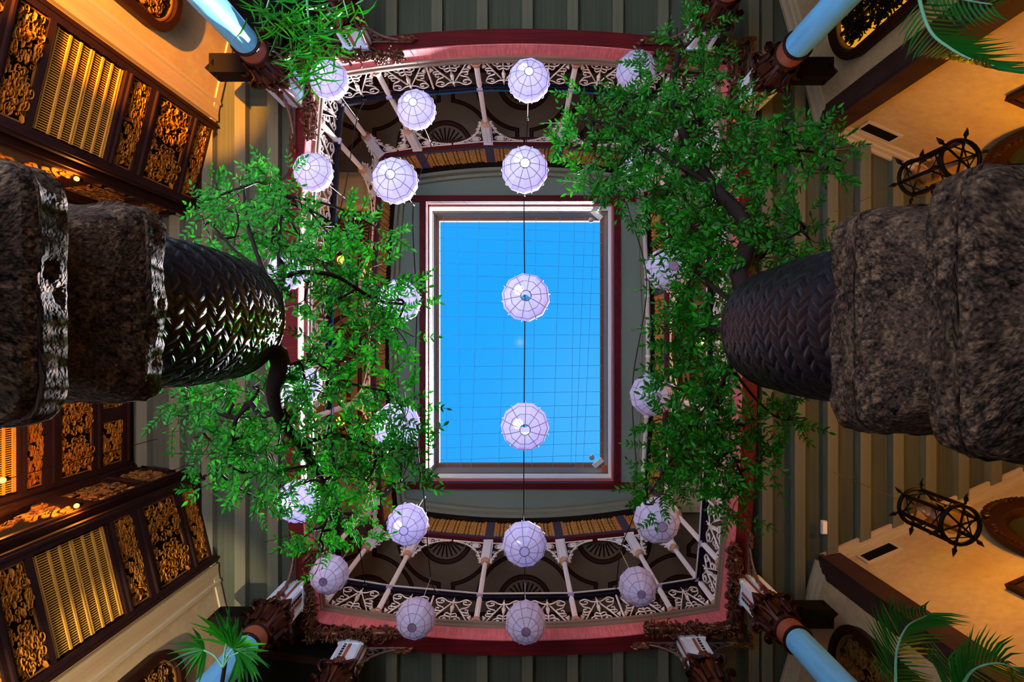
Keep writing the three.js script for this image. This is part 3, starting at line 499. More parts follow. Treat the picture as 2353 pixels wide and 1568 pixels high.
// floor uplighters washing the left walls with warm light; screen pair added, unseen
for (const [x, z, tx, ty, tz, I, ang, w] of [[-2.55, 2.3, -3.735, 6.1, 2.93, 900, 0.13, 'top'], [-2.4, -2.2, -3.72, 5.6, -3.0, 150, 0.16, 'bottom'], [-2.2, 1.5, -3.85, 5.2, 2.2, 28, 0.3, 'added to warm the upper screen'], [-2.2, -1.5, -3.85, 5.2, -2.2, 5, 0.3, 'added to warm the lower screen']]) {
  const t = thing('floor_uplight', `small floor uplighter aimed at the left wall, ${w}`, 'lamp', 'floor uplighters'); t.position.set(x, 0, z);
  mesh('housing', lathe([[0.07, 0], [0.08, 0.02], [0.08, 0.14], [0.07, 0.15]], 16), M.iron, t); mesh('bulb', new THREE.CylinderGeometry(0.06, 0.06, 0.01, 16).translate(0, 0.145, 0), M.bulb, t);
  const l = new THREE.SpotLight(w === 'bottom' ? 0xffe2b8 : 0xff9a10, I, 0, ang, 0.35); l.position.set(0, 0.17, 0); l.target.position.set(tx - x, ty, tz - z); l.castShadow = true; l.shadow.radius = 2; t.add(l, l.target);
}
// ---------------------------------------------------------------- arched windows
function archShape(w, h, ins = 0) { const s = new THREE.Shape(), r = w / 2 - ins; s.moveTo(-r, ins); s.lineTo(-r, h - w / 2); s.absarc(0, h - w / 2, r, Math.PI, 0, true); s.lineTo(r, ins); s.closePath(); return s; }
const fretG = carve(201, 170);
function archWindow(k, x, z, n, hTop, lit, label) {
  const g = struct('window_' + k, label, 'window'), w = 0.64, H = 2.0; face(g, x, Y(hTop) - H, z, n[0], n[1]);
  const o = archShape(w, H); o.holes.push(archShape(w, H, 0.075)); mesh('frame', new THREE.ExtrudeGeometry(o, { depth: 0.09, bevelEnabled: true, bevelSize: 0.012, bevelThickness: 0.015, bevelSegments: 2 }), M.frame, g);
  const i = archShape(w, H, 0.075); i.holes.push(archShape(w, H, 0.095)); mesh('inner_bead', new THREE.ExtrudeGeometry(i, { depth: 0.06, bevelEnabled: false }), M.goldDim, g);
  mesh('glass', new THREE.ExtrudeGeometry(archShape(w, H, 0.07), { depth: 0.012, bevelEnabled: false }), lit ? M.amber : M.amberOff, g);
  for (const y of [0.3, 0.75, 1.2]) { const f = mesh('vine_tracery', fretG, lit ? M.iron : M.goldDim, g); f.position.set(0, y, 0.03); f.scale.set(0.44, 0.44, 1); }
  const f = mesh('vine_tracery', fretG, lit ? M.iron : M.goldDim, g); f.position.set(0, 1.62, 0.03); f.scale.set(0.36, 0.4, 1);
  mesh('mullion', bx(0.035, 1.85, 0.05, 0, 0.95, 0.03), M.frame, g);
}
archWindow(1, 3.54, 3.36, [-0.96, -0.28], 6.05, true, 'arched window with lit amber vine tracery beside the top right column');
archWindow(2, 3.54, -3.36, [-0.96, 0.28], 6.05, false, 'dark arched window with carved tracery beside the bottom right column');
archWindow(3, -3.60, 3.42, [0.97, -0.23], 5.62, false, 'dark arched window with carved tracery beside the top left column');
archWindow(4, -3.60, -3.42, [0.97, 0.23], 5.68, false, 'dark arched window with carved tracery beside the bottom left column');
// ---------------------------------------------------------------- hall on the right: vents, mirrors, picture frames, hanging lanterns, lamps
const hallDir = [R3[0] - R1[0], R3[1] - R1[1]], hl = Math.hypot(...hallDir), hd = [hallDir[0] / hl, hallDir[1] / hl];
function onHall(o, X, h, b, out = 0) { const k = (X - R1[0]) / hd[0], x = X, z = R1[1] + hd[1] * k, n = [hd[1], -hd[0]]; const nn = n[1] > 0 ? [-n[0], -n[1]] : n; return face(o, x + nn[0] * out, Y(h), b * (z + nn[1] * out), nn[0], b * nn[1]); }
for (const b of [1, -1]) {
  const w = b > 0 ? 'top' : 'bottom';
  for (const [X, h, d] of [[4.23, 6.40, 'near the brown pilaster'], [5.55, 6.27, 'above the mirror']]) {
    const v = thing('wall_vent', `small black ventilation opening high on the ${w} hall wall, ${d}`, 'vent', 'hall wall vents'); onHall(v, X, h, b, 0.004);
    mesh('opening', bx(0.38, 0.17, 0.02), M.black, v); mesh('rim', merge([bx(0.44, 0.03, 0.03, 0, 0.1), bx(0.44, 0.03, 0.03, 0, -0.1), bx(0.03, 0.2, 0.03, 0.205, 0), bx(0.03, 0.2, 0.03, -0.205, 0)]), M.creamTrim, v);
  }
  const m = thing('wall_mirror', `carved dark framed mirror high on the ${w} hall wall`, 'mirror', 'hall mirrors'); onHall(m, 5.4, 5.5, b, 0.05);
  m.rotateX(0.09);
  const s = new THREE.Shape(); s.absellipse(0, 0, 0.42, 0.62, 0, Math.PI * 2); const hole = new THREE.Path(); hole.absellipse(0, -0.04, 0.31, 0.47, 0, Math.PI * 2); s.holes.push(hole);
  mesh('frame', new THREE.ExtrudeGeometry(s, { depth: 0.05, bevelEnabled: true, bevelSize: 0.02, bevelThickness: 0.02, curveSegments: 28 }), M.frame, m);
  const gs = new THREE.Shape(); gs.absellipse(0, -0.04, 0.32, 0.48, 0, Math.PI * 2); mesh('mirror_glass', new THREE.ExtrudeGeometry(gs, { depth: 0.01, bevelEnabled: false, curveSegments: 28 }), M.mirror, m);
  const cg = []; const r = rng(300); for (let i = 0; i < 60; i++) { const a = i / 60 * 6.283; cg.push(new THREE.IcosahedronGeometry(0.04, 0).scale(1.2, 0.8, 0.7).rotateZ(r() * 6).translate(Math.cos(a) * 0.38, Math.sin(a) * 0.57 + (Math.sin(a) > 0.6 ? 0.05 : 0), 0.07)); } mesh('carved_border', merge(cg), M.frame, m);
  const f = thing('picture_frame', `dark picture frame low on the ${w} hall wall beside the edge`, 'picture', 'hall pictures'); onHall(f, 4.78, 4.86, b, 0.03);
  mesh('frame', merge([bx(0.38, 0.05, 0.05, 0, 0.24), bx(0.38, 0.05, 0.05, 0, -0.24), bx(0.05, 0.53, 0.05, 0.19, 0), bx(0.05, 0.53, 0.05, -0.19, 0)]), M.frame, f); mesh('picture', bx(0.36, 0.46, 0.02), M.amberOff, f);
  // six sided hanging lantern
  const t = thing('hall_lantern', `dark six sided hanging lantern with finials, ${w} of the right hand hall`, 'lantern', 'hanging hall lanterns'); t.position.set(3.82, Y(4.72), b * 1.585);
  const R = 0.17, H = 0.52;
  for (const y of [0, H]) {
    const wh = mesh('wheel', new THREE.TorusGeometry(R, 0.02, 6, 24).rotateX(Math.PI / 2).translate(0, y, 0), M.iron, t);
    for (let k = 0; k < 6; k++) { const a = k * Math.PI / 3 + 0.3, c = Math.cos(a), q = Math.sin(a); mesh('spoke', bar(V(0, y, 0), V(c * R, y, q * R), 0.01, 5), M.iron, wh); mesh('finial', merge([bar(V(c * R, y, q * R), V(c * (R + 0.07), y, q * (R + 0.07)), 0.011, 5), new THREE.SphereGeometry(0.021, 7, 5).scale(1, 1, 1).translate(c * (R + 0.055), y, q * (R + 0.055)), new THREE.ConeGeometry(0.018, 0.05, 6).applyQuaternion(new THREE.Quaternion().setFromUnitVectors(V(0, 1, 0), V(c, 0, q))).translate(c * (R + 0.095), y, q * (R + 0.095))]), M.iron, wh); }
  }
  for (let k = 0; k < 6; k++) { const a = k * Math.PI / 3 + 0.3, a2 = a + Math.PI / 3, p = V(Math.cos(a) * R, 0, Math.sin(a) * R), q = V(Math.cos(a2) * R, 0, Math.sin(a2) * R), u = (v, y) => V(v.x, y, v.z); mesh('post', bar(u(p, 0), u(p, H), 0.019, 6), M.iron, t); for (const [y0, y1] of [[0.13, 0.03], [0.03, 0.13], [H - 0.13, H - 0.03], [H - 0.03, H - 0.13]]) mesh('brace', bar(u(p, y0), u(q, y1), 0.007, 4), M.iron, t); }
  mesh('glass_cylinder', new THREE.CylinderGeometry(0.11, 0.11, 0.36, 18, 1, true).translate(0, H / 2, 0), M.glassOld, t);
  mesh('chain', bar(V(0, H, 0), V(0, Y(6.63) - Y(4.72), 0), 0.004, 5), M.goldDim, t);
  const L = thing('hall_globe_lamp', `glowing globe lamp deep in the right hand hall (top one added), ${w} one`, 'lamp', 'hall globe lamps'), p = P(2356, b > 0 ? 536 : 1038, 4.9); L.position.copy(p);  // top lamp is an added, hidden twin that lights the upper wall
  mesh('cord', bar(V(0, 0.08, 0), V(0, Y(6.7) - p.y, 0), 0.006, 4), M.iron, L); mesh('cap', lathe([[0.015, 0.13], [0.05, 0.07]], 10), M.iron, L); bulbLamp(L, 0, 0, 0, 0.07, 6.5, 0xffa400);
}
{ const t = thing('junction_box', 'small pale junction box on the ceiling joist at the right', 'junction box'); t.position.set(...(() => { const p = P(1893, 1212, 6.62); return [p.x, p.y, p.z]; })()); mesh('body', bx(0.06, 0.04, 0.16), M.bone, t); mesh('lid', bx(0.05, 0.012, 0.14, 0, -0.026, 0), M.white, t); }
// ---------------------------------------------------------------- paper lanterns on four cables
const LR = 0.212, GORES = 10;
const lanternG = (() => {
  const pr = []; for (let i = 0; i <= 12; i++) { const a = -Math.PI / 2 + 0.21 + i / 12 * (Math.PI - 0.42); pr.push([Math.cos(a) * LR * 1.02, Math.sin(a) * LR * 0.96]); }
  const paper = lathe(pr, GORES).toNonIndexed(); paper.computeVertexNormals();
  const rib = []; for (let k = 0; k < GORES; k++) { const a = k / GORES * Math.PI * 2, g = tube(pr.slice(0, 9).map(([r, y]) => V(r * 1.004, y * 1.004, 0)), 0.003, 10, 4); rib.push(g.rotateY(a)); }
  const rings = [0, 2, 4].map((i) => { const p = []; for (let k = 0; k <= GORES; k++) { const a = k / GORES * Math.PI * 2; p.push(V(Math.sin(a) * pr[i][0] * 1.008, pr[i][1] * 1.008, Math.cos(a) * pr[i][0] * 1.008)); } const g = []; for (let k = 0; k < GORES; k++) g.push(bar(p[k], p[k + 1], i ? 0.0022 : 0.004, 4)); return merge(g); });
  const rim = lathe([[pr[11][0] * 1.005, pr[11][1]], [pr[12][0] * 1.01, pr[12][1] * 1.01], [pr[12][0] * 0.96, pr[12][1] * 1.0]], GORES);
  const cross = merge([bar(V(-pr[12][0], pr[12][1], 0), V(pr[12][0], pr[12][1], 0), 0.004, 4), bar(V(0, pr[12][1], -pr[12][0]), V(0, pr[12][1], pr[12][0]), 0.004, 4)]);
  return { paper, rib, rings, rim, cross };
})();
function lantern() {
  const t = new THREE.Group(); t.name = 'paper_lantern';
  mesh('paper_shade', lanternG.paper, M.paper, t); for (const g of lanternG.rib) mesh('rib', g, M.rib, t);
  for (const g of lanternG.rings) mesh('hoop', g, M.ringWire, t);
  mesh('top_rim', lanternG.rim, M.paperRim, t); mesh('crossbar', lanternG.cross, M.ringWire, t);
  return t;
}
const lanternWhite = lantern();
const ROWS = [
  ['left outer row', [[757, 185, 86], [720, 396, 88], [662, 622, 88], [690, 885, 96], [686, 1152, 96], [757, 1320, 84]]],
  ['left inner row', [[957, 253, 88], [908, 416, 104], [917, 693, 100], [911, 980, 110], [937, 1205, 94], [955, 1421, 90]]],
  ['centre row', [[1215, 186, 95], [1206, 391, 106], [1208, 684, 110], [1206, 980, 110], [1205, 1250, 101], [1208, 1430, 93]]],
  ['right row', [[1462, 165, 92], [1478, 392, 96], [1535, 618, 100], [1497, 908, 98], [1509, 1195, 104], [1465, 1348, 86]]],
];
const NTH = ['first', 'second', 'third', 'fourth', 'fifth', 'last'];
ROWS.forEach(([row, list], r) => {
  const knots = [];
  list.forEach(([px, py, d], i) => {
    const high = r === 2 && (i === 2 || i === 3), h = Math.min(6.15, 2 * LR * F / d), p = P(px, py, h);
    const t = lanternWhite.clone(); t.name = numbered('paper_lantern'); scene.add(t);
    t.userData = { label: high ? `round paper lantern right against the blue sky, ${NTH[i]} from the top in the ${row}` : `white round paper lantern, ${NTH[i]} from the top in the ${row}`, category: 'lantern', group: 'paper lanterns on cables' };
    t.position.copy(p); t.rotation.y = (r * 7 + i * 3) * 0.37;
    const hk = h * (high ? 1.2 : 1.17), k = V(p.x, Y(hk), p.z); knots.push(k);
    const len = hk - h - LR * 0.95; t.rotation.order = 'XYZ';
    mesh('string', bar(V(0, LR * 0.93, 0), V(0, LR * 0.95 + len, 0), 0.0028, 5), M.string, t);
    mesh('knot', merge([new THREE.SphereGeometry(0.02, 8, 6).translate(0, LR * 0.95 + len, 0), new THREE.SphereGeometry(0.016, 8, 6).translate(0, LR * 0.95 + len - 0.035, 0)]), M.knot, t);
  });
  const a = knots[0], b = knots[5], g = thing('lantern_cable', `thin black cable carrying the ${row} of paper lanterns`, 'cable');
  const x0 = a.x * 1.02, e0 = V(x0, Y(HH), B0 * (1 - K * (x0 / 2.5) ** 2) + 0.04), e1 = V(b.x * 1.02, Y(HH), -(B0 * (1 - K * (b.x / 2.5) ** 2) + 0.04));
  mesh('cable', tube([e0, ...knots, e1], 0.0065, 80, 5), M.wire, g);
  mesh('clip', merge([bx(0.05, 0.1, 0.05, e0.x, e0.y, e0.z), bx(0.05, 0.1, 0.05, e1.x, e1.y, e1.z)]), M.knot, g);
});
// wire net over the opening, two cameras in its corners
{
  const g = thing('wire_net', 'thin wire net stretched across the open sky', 'net'), h = 12.7, w = 0.0048;
  const xs = [[1019, 1027], [1050, 1059], [1101, 1083], [1167, 1146], [1232, 1222], [1287, 1270], [1320, 1312], [1345, 1322], [1366, 1340]];
  for (const [a, b] of xs) mesh('wire', bar(P(a, 492, h), P(b, 1076, h), w, 4), M.netWire, g);
  const ys = [521, 547, 577, 605, 633, 667, 694, 727, 770, 802, 843, 873, 906, 938, 966, 1000, 1030, 1058];
  ys.forEach((y, i) => mesh('wire', bar(P(1005, y, h), P(1384, y + (i < 8 ? 13 - i : -(i - 8) * 1.4), h), w, 4), M.netWire, g));
  for (const [px, py, dx, dz, s] of [[1372, 494, -1, -1, 'top'], [1374, 1064, -1, 1, 'bottom']]) {
    const t = thing('security_camera', `small camera on a bracket in the ${s} right corner of the roof opening`, 'camera', 'roof cameras'); t.position.copy(P(px, py, 12.2));
    mesh('housing', bx(0.26, 0.09, 0.1, 0, 0, 0, 0.7 * -dz), M.bone, t); mesh('bracket', bx(0.16, 0.05, 0.14, 0.17, 0.04, -dz * 0.14), M.roofFace, t); mesh('dome', new THREE.SphereGeometry(0.06, 12, 8).translate(-0.14, -0.02, dz * 0.12), M.grey, t);
  }
}
// ---------------------------------------------------------------- stone stands and woven pots
function stoneGeo(levels, seed, amp) {                              // levels [h, half, amp]; rounded square rings, hewn surface
  const n = 112, pos = [], uv = [], idx = [];
  const su = [0], sq = (i) => { const t = i / n * Math.PI * 2, c = Math.cos(t), s = Math.sin(t), q = levels[0][1] / Math.pow(Math.pow(Math.abs(c), 9) + Math.pow(Math.abs(s), 9), 1 / 9); return [c * q, s * q]; }; for (let i = 1; i <= n; i++) { const a = sq(i - 1), b = sq(i); su.push(su[i - 1] + Math.hypot(b[0] - a[0], b[1] - a[1])); }
  let run = 0; levels.forEach(([h, half, a], j) => { if (j) run += Math.hypot(h - levels[j - 1][0], half - levels[j - 1][1]); for (let i = 0; i <= n; i++) { const t = i / n * Math.PI * 2, c = Math.cos(t), s = Math.sin(t), e = 9, q = half / Math.pow(Math.pow(Math.abs(c), e) + Math.pow(Math.abs(s), e), 1 / e); const k = (a ?? amp), nn = (noise3(c * q * 46 + seed, h * 46, s * q * 46) - 0.5) * 1.3 + (noise3(c * q * 15 + seed, h * 15, s * q * 15) - 0.5) * 1.6, r = q + nn * k; pos.push(c * r, h + (k > 0.003 ? (noise3(c * 7 + seed, h * 20, s * 7) - 0.5) * k : 0), s * r); uv.push(su[i], run); } });
  const m = levels.length; for (let j = 0; j < m - 1; j++) for (let i = 0; i < n; i++) { const a = j * (n + 1) + i, b = a + 1, c = a + n + 1, d = c + 1; idx.push(a, b, c, b, d, c); }
  for (const [j, up] of [[0, 1], [m - 1, 0]]) { const c = pos.length / 3; pos.push(0, levels[j][0], 0); uv.push(0.2, 0.2); for (let i = 0; i < n; i++) { const a = j * (n + 1) + i; up ? idx.push(c, a + 1, a) : idx.push(c, a, a + 1); } }
  const g = new THREE.BufferGeometry(); g.setAttribute('position', new THREE.Float32BufferAttribute(pos, 3)); g.setAttribute('uv', new THREE.Float32BufferAttribute(uv, 2)); g.setIndex(idx); g.computeVertexNormals(); return g;
}
const sub = (a, b, n) => Array.from({ length: n + 1 }, (_, i) => a.map((v, k) => v + (b[k] - v) * i / n));
const potG = (() => {                                               // herringbone plaited surface, real relief
  const NU = 620, NV = 170, H = 0.6, pos = [], uv = [], idx = [], cols = 32, rows = 17;
  const prof = (v) => 0.15 + 0.046 * Math.sin(Math.min(1, v * 1.12 + 0.06) * Math.PI * 0.62) - 0.008 * Math.max(0, v - 0.85) / 0.15;
  const relief = (u, v) => {
    const y = v * rows, r = Math.floor(y), fy = y - r, d = r % 2 ? 1 : -1, x = u * cols + d * fy * 0.75, fx = x - Math.floor(x);
    const strand = Math.sin(fx * Math.PI), fine = 0.5 + 0.5 * Math.cos(fx * Math.PI * 8), dip = Math.sin(fy * Math.PI);
    return 0.0052 * Math.pow(strand, 0.45) * (0.45 + 0.55 * Math.pow(dip, 0.5)) + 0.0013 * fine * strand;
  };
  for (let j = 0; j <= NV; j++) for (let i = 0; i <= NU; i++) { const u = i / NU, v = j / NV, a = u * Math.PI * 2, r = prof(v) + (v > 0.97 ? 0.006 : relief(u % 1, v)); pos.push(r * Math.cos(a), v * H, r * Math.sin(a)); uv.push(u, v); }
  for (let j = 0; j < NV; j++) for (let i = 0; i < NU; i++) { const a = j * (NU + 1) + i, b = a + 1, c = a + NU + 1, d = c + 1; idx.push(a, c, b, b, c, d); }
  const g = new THREE.BufferGeometry(); g.setAttribute('position', new THREE.Float32BufferAttribute(pos, 3)); g.setAttribute('uv', new THREE.Float32BufferAttribute(uv, 2)); g.setIndex(idx); g.computeVertexNormals(); return g;
})();
const potRimG = new THREE.TorusGeometry(0.184, 0.012, 8, 48).rotateX(Math.PI / 2), soilG = new THREE.CircleGeometry(0.18, 32).rotateX(-Math.PI / 2);
function planter(w, X, Z, h2, a2, h2b, hb2, b2, h1, a1, h1b, hb1, b1, potTop) {
  const mk = (name, label, top, rimBot, half, botH, botHalf, foot, seed) => {
    const t = thing(name, label, 'stone slab', 'stone plant stands'); t.position.set(X, EYE, Z);
    mesh('hewn_edge', stoneGeo([...sub([top, half * 0.955, 0.004], [top - 0.008, half, 0.008], 2), ...sub([top - 0.016, half, 0.009], [rimBot, half * 0.995, 0.009], 8)], seed, 0.006), M.stone, t);
    mesh('body', stoneGeo([...sub([rimBot + 0.004, half * 0.985, 0.001], [rimBot - 0.012, half * 0.965, 0.001], 3), ...sub([rimBot - 0.02, half * 0.955, 0.0008], [botH, botHalf, 0.0008], 14), ...sub([botH - 0.01, botHalf, 0.004], [foot, botHalf * 0.96, 0.004], foot < 0 ? 8 : 2)], seed + 3, 0.004), M.stone, t);
  };
  mk('stone_slab', `wide lower slab of the rough granite plant stand on the ${w}`, h1, h1b, a1, hb1, b1, -EYE + 0.022, 5 + X);
  mk('stone_block', `upper block of the rough granite plant stand on the ${w}`, h2, h2b, a2, hb2, b2, h1 + 0.004, 25 + X);
  const t = thing('woven_pot', `dark glazed pot with plaited surface on the ${w} stone stand`, 'pot', 'plaited plant pots'); t.position.set(X, Y(h2) + 0.002, Z); t.scale.y = (potTop - h2) / 0.6; t.rotation.y = X > 0 ? 2.9 : 0;
  mesh('body', potG, M.pot, t); mesh('rim', potRimG, M.pot, t).position.y = 0.6; mesh('soil', soilG, M.soil, t).position.y = 0.57;
}
planter('left', -0.94, 0.078, 1.14, 0.2, 1.082, 0.963, 0.146, 0.89, 0.2065, 0.832, 0.8, 0.172, 1.725);
planter('right', 0.838, 0.042, 1.094, 0.2166, 1.015, 0.913, 0.1625, 0.836, 0.2157, 0.778, 0.735, 0.157, 1.742);
// ---------------------------------------------------------------- plants
const leafG = (() => { const o = [[0, 0], [0.18, 0.13], [0.42, 0.19], [0.7, 0.13], [1, 0]], p = [], f = (x) => 0.05 * Math.sin(x * 3.1); for (const s of [-1, 1]) for (let i = 0; i < 4; i++) { const [x0, w0] = o[i], [x1, w1] = o[i + 1], A = [x0, f(x0), 0], B = [x1, f(x1), 0], C = [x0, f(x0) + w0 * 0.25, s * w0], D = [x1, f(x1) + w1 * 0.25, s * w1]; p.push(...A, ...B, ...D); if (w0) p.push(...A, ...D, ...C); } const g = new THREE.BufferGeometry(); g.setAttribute('position', new THREE.Float32BufferAttribute(p, 3)); g.computeVertexNormals(); return g; })();
function aim(m, pos, dir, up, s) { const x = dir.clone().normalize(), z = x.clone().cross(up).normalize(), y = z.clone().cross(x); m.makeBasis(x, y, z); m.scale(s); m.setPosition(pos); return m; }
function tree(name, label, base, limbs, clusters, seed) {
  const r = rng(seed), t = thing(name, label, 'tree'); t.position.copy(base);
  const skel = [], put = (v) => v.clone().sub(base);
  limbs.forEach(([r0, r1, pts], i) => {
    const p = pts.map((a) => put(P(...a))); mesh(i ? 'branch' : 'trunk', taper(p, r0, r1, 7), M.bark, t);
    const c = new THREE.CatmullRomCurve3(p); for (let k = 1; k <= 14; k++) skel.push(c.getPointAt(k / 14));
  });
  const leaves = [], twigs = [];
  for (const [px, py, rad, h, n] of clusters) {
    const c = put(P(px, py, h)); let near = skel[0]; for (const q of skel) if (q.distanceTo(c) < near.distanceTo(c)) near = q;
    const mid = near.clone().lerp(c, 0.5).add(V((r() - 0.5) * 0.06, (r() - 0.5) * 0.08, (r() - 0.5) * 0.06));
    mesh('branch', taper([near, mid, c], 0.0075, 0.004, 5, 8), M.bark, t);
    for (let k = 0; k < n * 1.4; k++) {
      const a = r() * 6.283, q = Math.sqrt(r()) * rad * 1.2, b = put(P(px + Math.cos(a) * q, py + Math.sin(a) * q, h + (r() - 0.5) * 0.45));
      const d = V(b.x - c.x + (r() - 0.5) * 0.25, (r() - 0.55) * 0.14, b.z - c.z + (r() - 0.5) * 0.25).normalize(), len = 0.05 + r() * 0.07;
      const tip = b.clone().addScaledVector(d, len); tip.y -= 0.012;
      if (k % 2) twigs.push(tube([c, c.clone().lerp(b, 0.55).add(V(0, 0.02, 0)), b], 0.0022, 5, 3));
      twigs.push(bar(b, tip, 0.0014, 3));
      const m = 3 + Math.floor(r() * 3), side = d.clone().cross(V(0, 1, 0)).normalize();
      for (let j = 0; j <= m; j++) for (const s of j === m ? [0] : [-1, 1]) {
        const o = b.clone().lerp(tip, (j + 0.5) / (m + 0.5)), dir = d.clone().multiplyScalar(s ? 0.65 : 1).addScaledVector(side, s * 0.75).add(V(0, (r() - 0.6) * 0.35, 0)), up = V((r() - 0.5) * 0.9, 1, (r() - 0.5) * 0.9).normalize(), size = (0.021 + r() * 0.014) * (s ? 1 : 1.1);
        const kind = r(); leaves.push({ m: aim(new THREE.Matrix4(), o, dir, up, V(size, size, size)), y: o.y, k: kind < 0.2 ? 1 : kind < 0.62 ? 0 : 2 });
      }
    }
  }
  const tw = mesh('twigs', merge(twigs), M.twig, t); tw.userData.kind = 'stuff';
  leaves.sort((a, b) => a.y - b.y);
  const mats = [M.leaf, M.leafYoung, M.leafOld];
  leaves.slice(0, 300).forEach((l) => { const m = mesh('leaf', leafG, mats[l.k], t); l.m.decompose(m.position, m.quaternion, m.scale); });
  for (let k = 0; k < 3; k++) { const part = leaves.slice(300).filter((l) => l.k === k), im = new THREE.InstancedMesh(leafG, mats[k], part.length); part.forEach((l, i) => im.setMatrixAt(i, l.m)); im.name = 'leaves'; im.userData.kind = 'stuff'; shade(im); t.add(im); }
}
tree('potted_tree', 'leafy green tree growing out of the left plaited pot', V(-0.94, Y(1.69), 0.078),
  [[0.034, 0.02, [[575, 770, 1.70], [640, 815, 1.76], [630, 900, 1.9], [648, 962, 2.05], [692, 1020, 2.2], [735, 1090, 2.35]]], [0.012, 0.006, [[632, 780, 1.74], [645, 700, 1.85], [655, 636, 1.95], [760, 631, 2.1], [870, 692, 2.3], [930, 700, 2.4]]], [0.013, 0.006, [[640, 945, 2.02], [600, 955, 2.05], [572, 925, 2.1], [545, 960, 2.15], [490, 945, 2.2], [440, 955, 2.3]]], [0.01, 0.005, [[575, 930, 2.1], [545, 960, 2.12], [520, 1060, 2.25], [470, 1095, 2.3]]], [0.01, 0.005, [[735, 1090, 2.35], [760, 1150, 2.45], [735, 1240, 2.6]]], [0.01, 0.005, [[692, 1020, 2.2], [780, 1000, 2.3], [860, 1030, 2.4], [960, 1030, 2.5]]], [0.011, 0.005, [[640, 760, 1.76], [610, 640, 1.9], [570, 520, 2.1], [560, 430, 2.3]]], [0.008, 0.004, [[600, 620, 1.92], [545, 580, 2.05], [490, 520, 2.2]]], [0.009, 0.004, [[650, 720, 1.85], [640, 560, 2.1], [655, 450, 2.3]]], [0.009, 0.004, [[645, 850, 1.85], [720, 830, 2.1], [800, 880, 2.3], [890, 900, 2.4]]]],
  [[545, 440, 62, 2.4, 13], [620, 430, 58, 2.4, 14], [500, 480, 52, 2.35, 10], [585, 500, 62, 2.3, 15], [655, 480, 50, 2.3, 13], [540, 545, 55, 2.2, 11], [625, 560, 60, 2.2, 16], [690, 545, 45, 2.3, 11], [470, 520, 40, 2.3, 5], [665, 610, 45, 2.1, 11], [740, 520, 50, 2.4, 8], [800, 540, 62, 2.5, 13], [860, 520, 40, 2.5, 5], [740, 600, 55, 2.2, 13], [820, 620, 55, 2.3, 14], [770, 690, 55, 2.2, 12], [850, 690, 50, 2.4, 13], [915, 690, 52, 2.4, 15], [905, 750, 48, 2.4, 10], [845, 770, 45, 2.4, 10], [700, 690, 40, 2.1, 6],
    [720, 800, 50, 2.1, 9], [790, 830, 45, 2.3, 7], [700, 870, 52, 2.0, 10], [760, 910, 50, 2.2, 9], [690, 940, 40, 2.1, 6], [900, 900, 40, 2.4, 8], [860, 960, 52, 2.4, 12], [930, 960, 52, 2.4, 14], [945, 1030, 42, 2.4, 10], [880, 1050, 55, 2.4, 14], [800, 1010, 60, 2.3, 13], [740, 1010, 45, 2.3, 8], [920, 1110, 50, 2.5, 10], [840, 1110, 55, 2.4, 14], [770, 1090, 55, 2.4, 14], [700, 1110, 50, 2.4, 10], [760, 1170, 50, 2.5, 12], [720, 1220, 45, 2.5, 11], [740, 1270, 45, 2.6, 8], [800, 1200, 40, 2.5, 7], [830, 1250, 34, 2.6, 4],
    [430, 910, 50, 2.3, 9], [410, 955, 45, 2.3, 8], [480, 950, 50, 2.25, 9], [520, 900, 45, 2.15, 9], [580, 890, 40, 2.1, 9], [480, 1010, 42, 2.3, 8], [560, 960, 45, 2.15, 6], [540, 1030, 55, 2.25, 12], [460, 1090, 34, 2.3, 5], [600, 1020, 58, 2.2, 14], [570, 1090, 50, 2.3, 11], [630, 1090, 55, 2.3, 14], [600, 1150, 45, 2.4, 8], [640, 990, 40, 2.2, 8]], 7001);
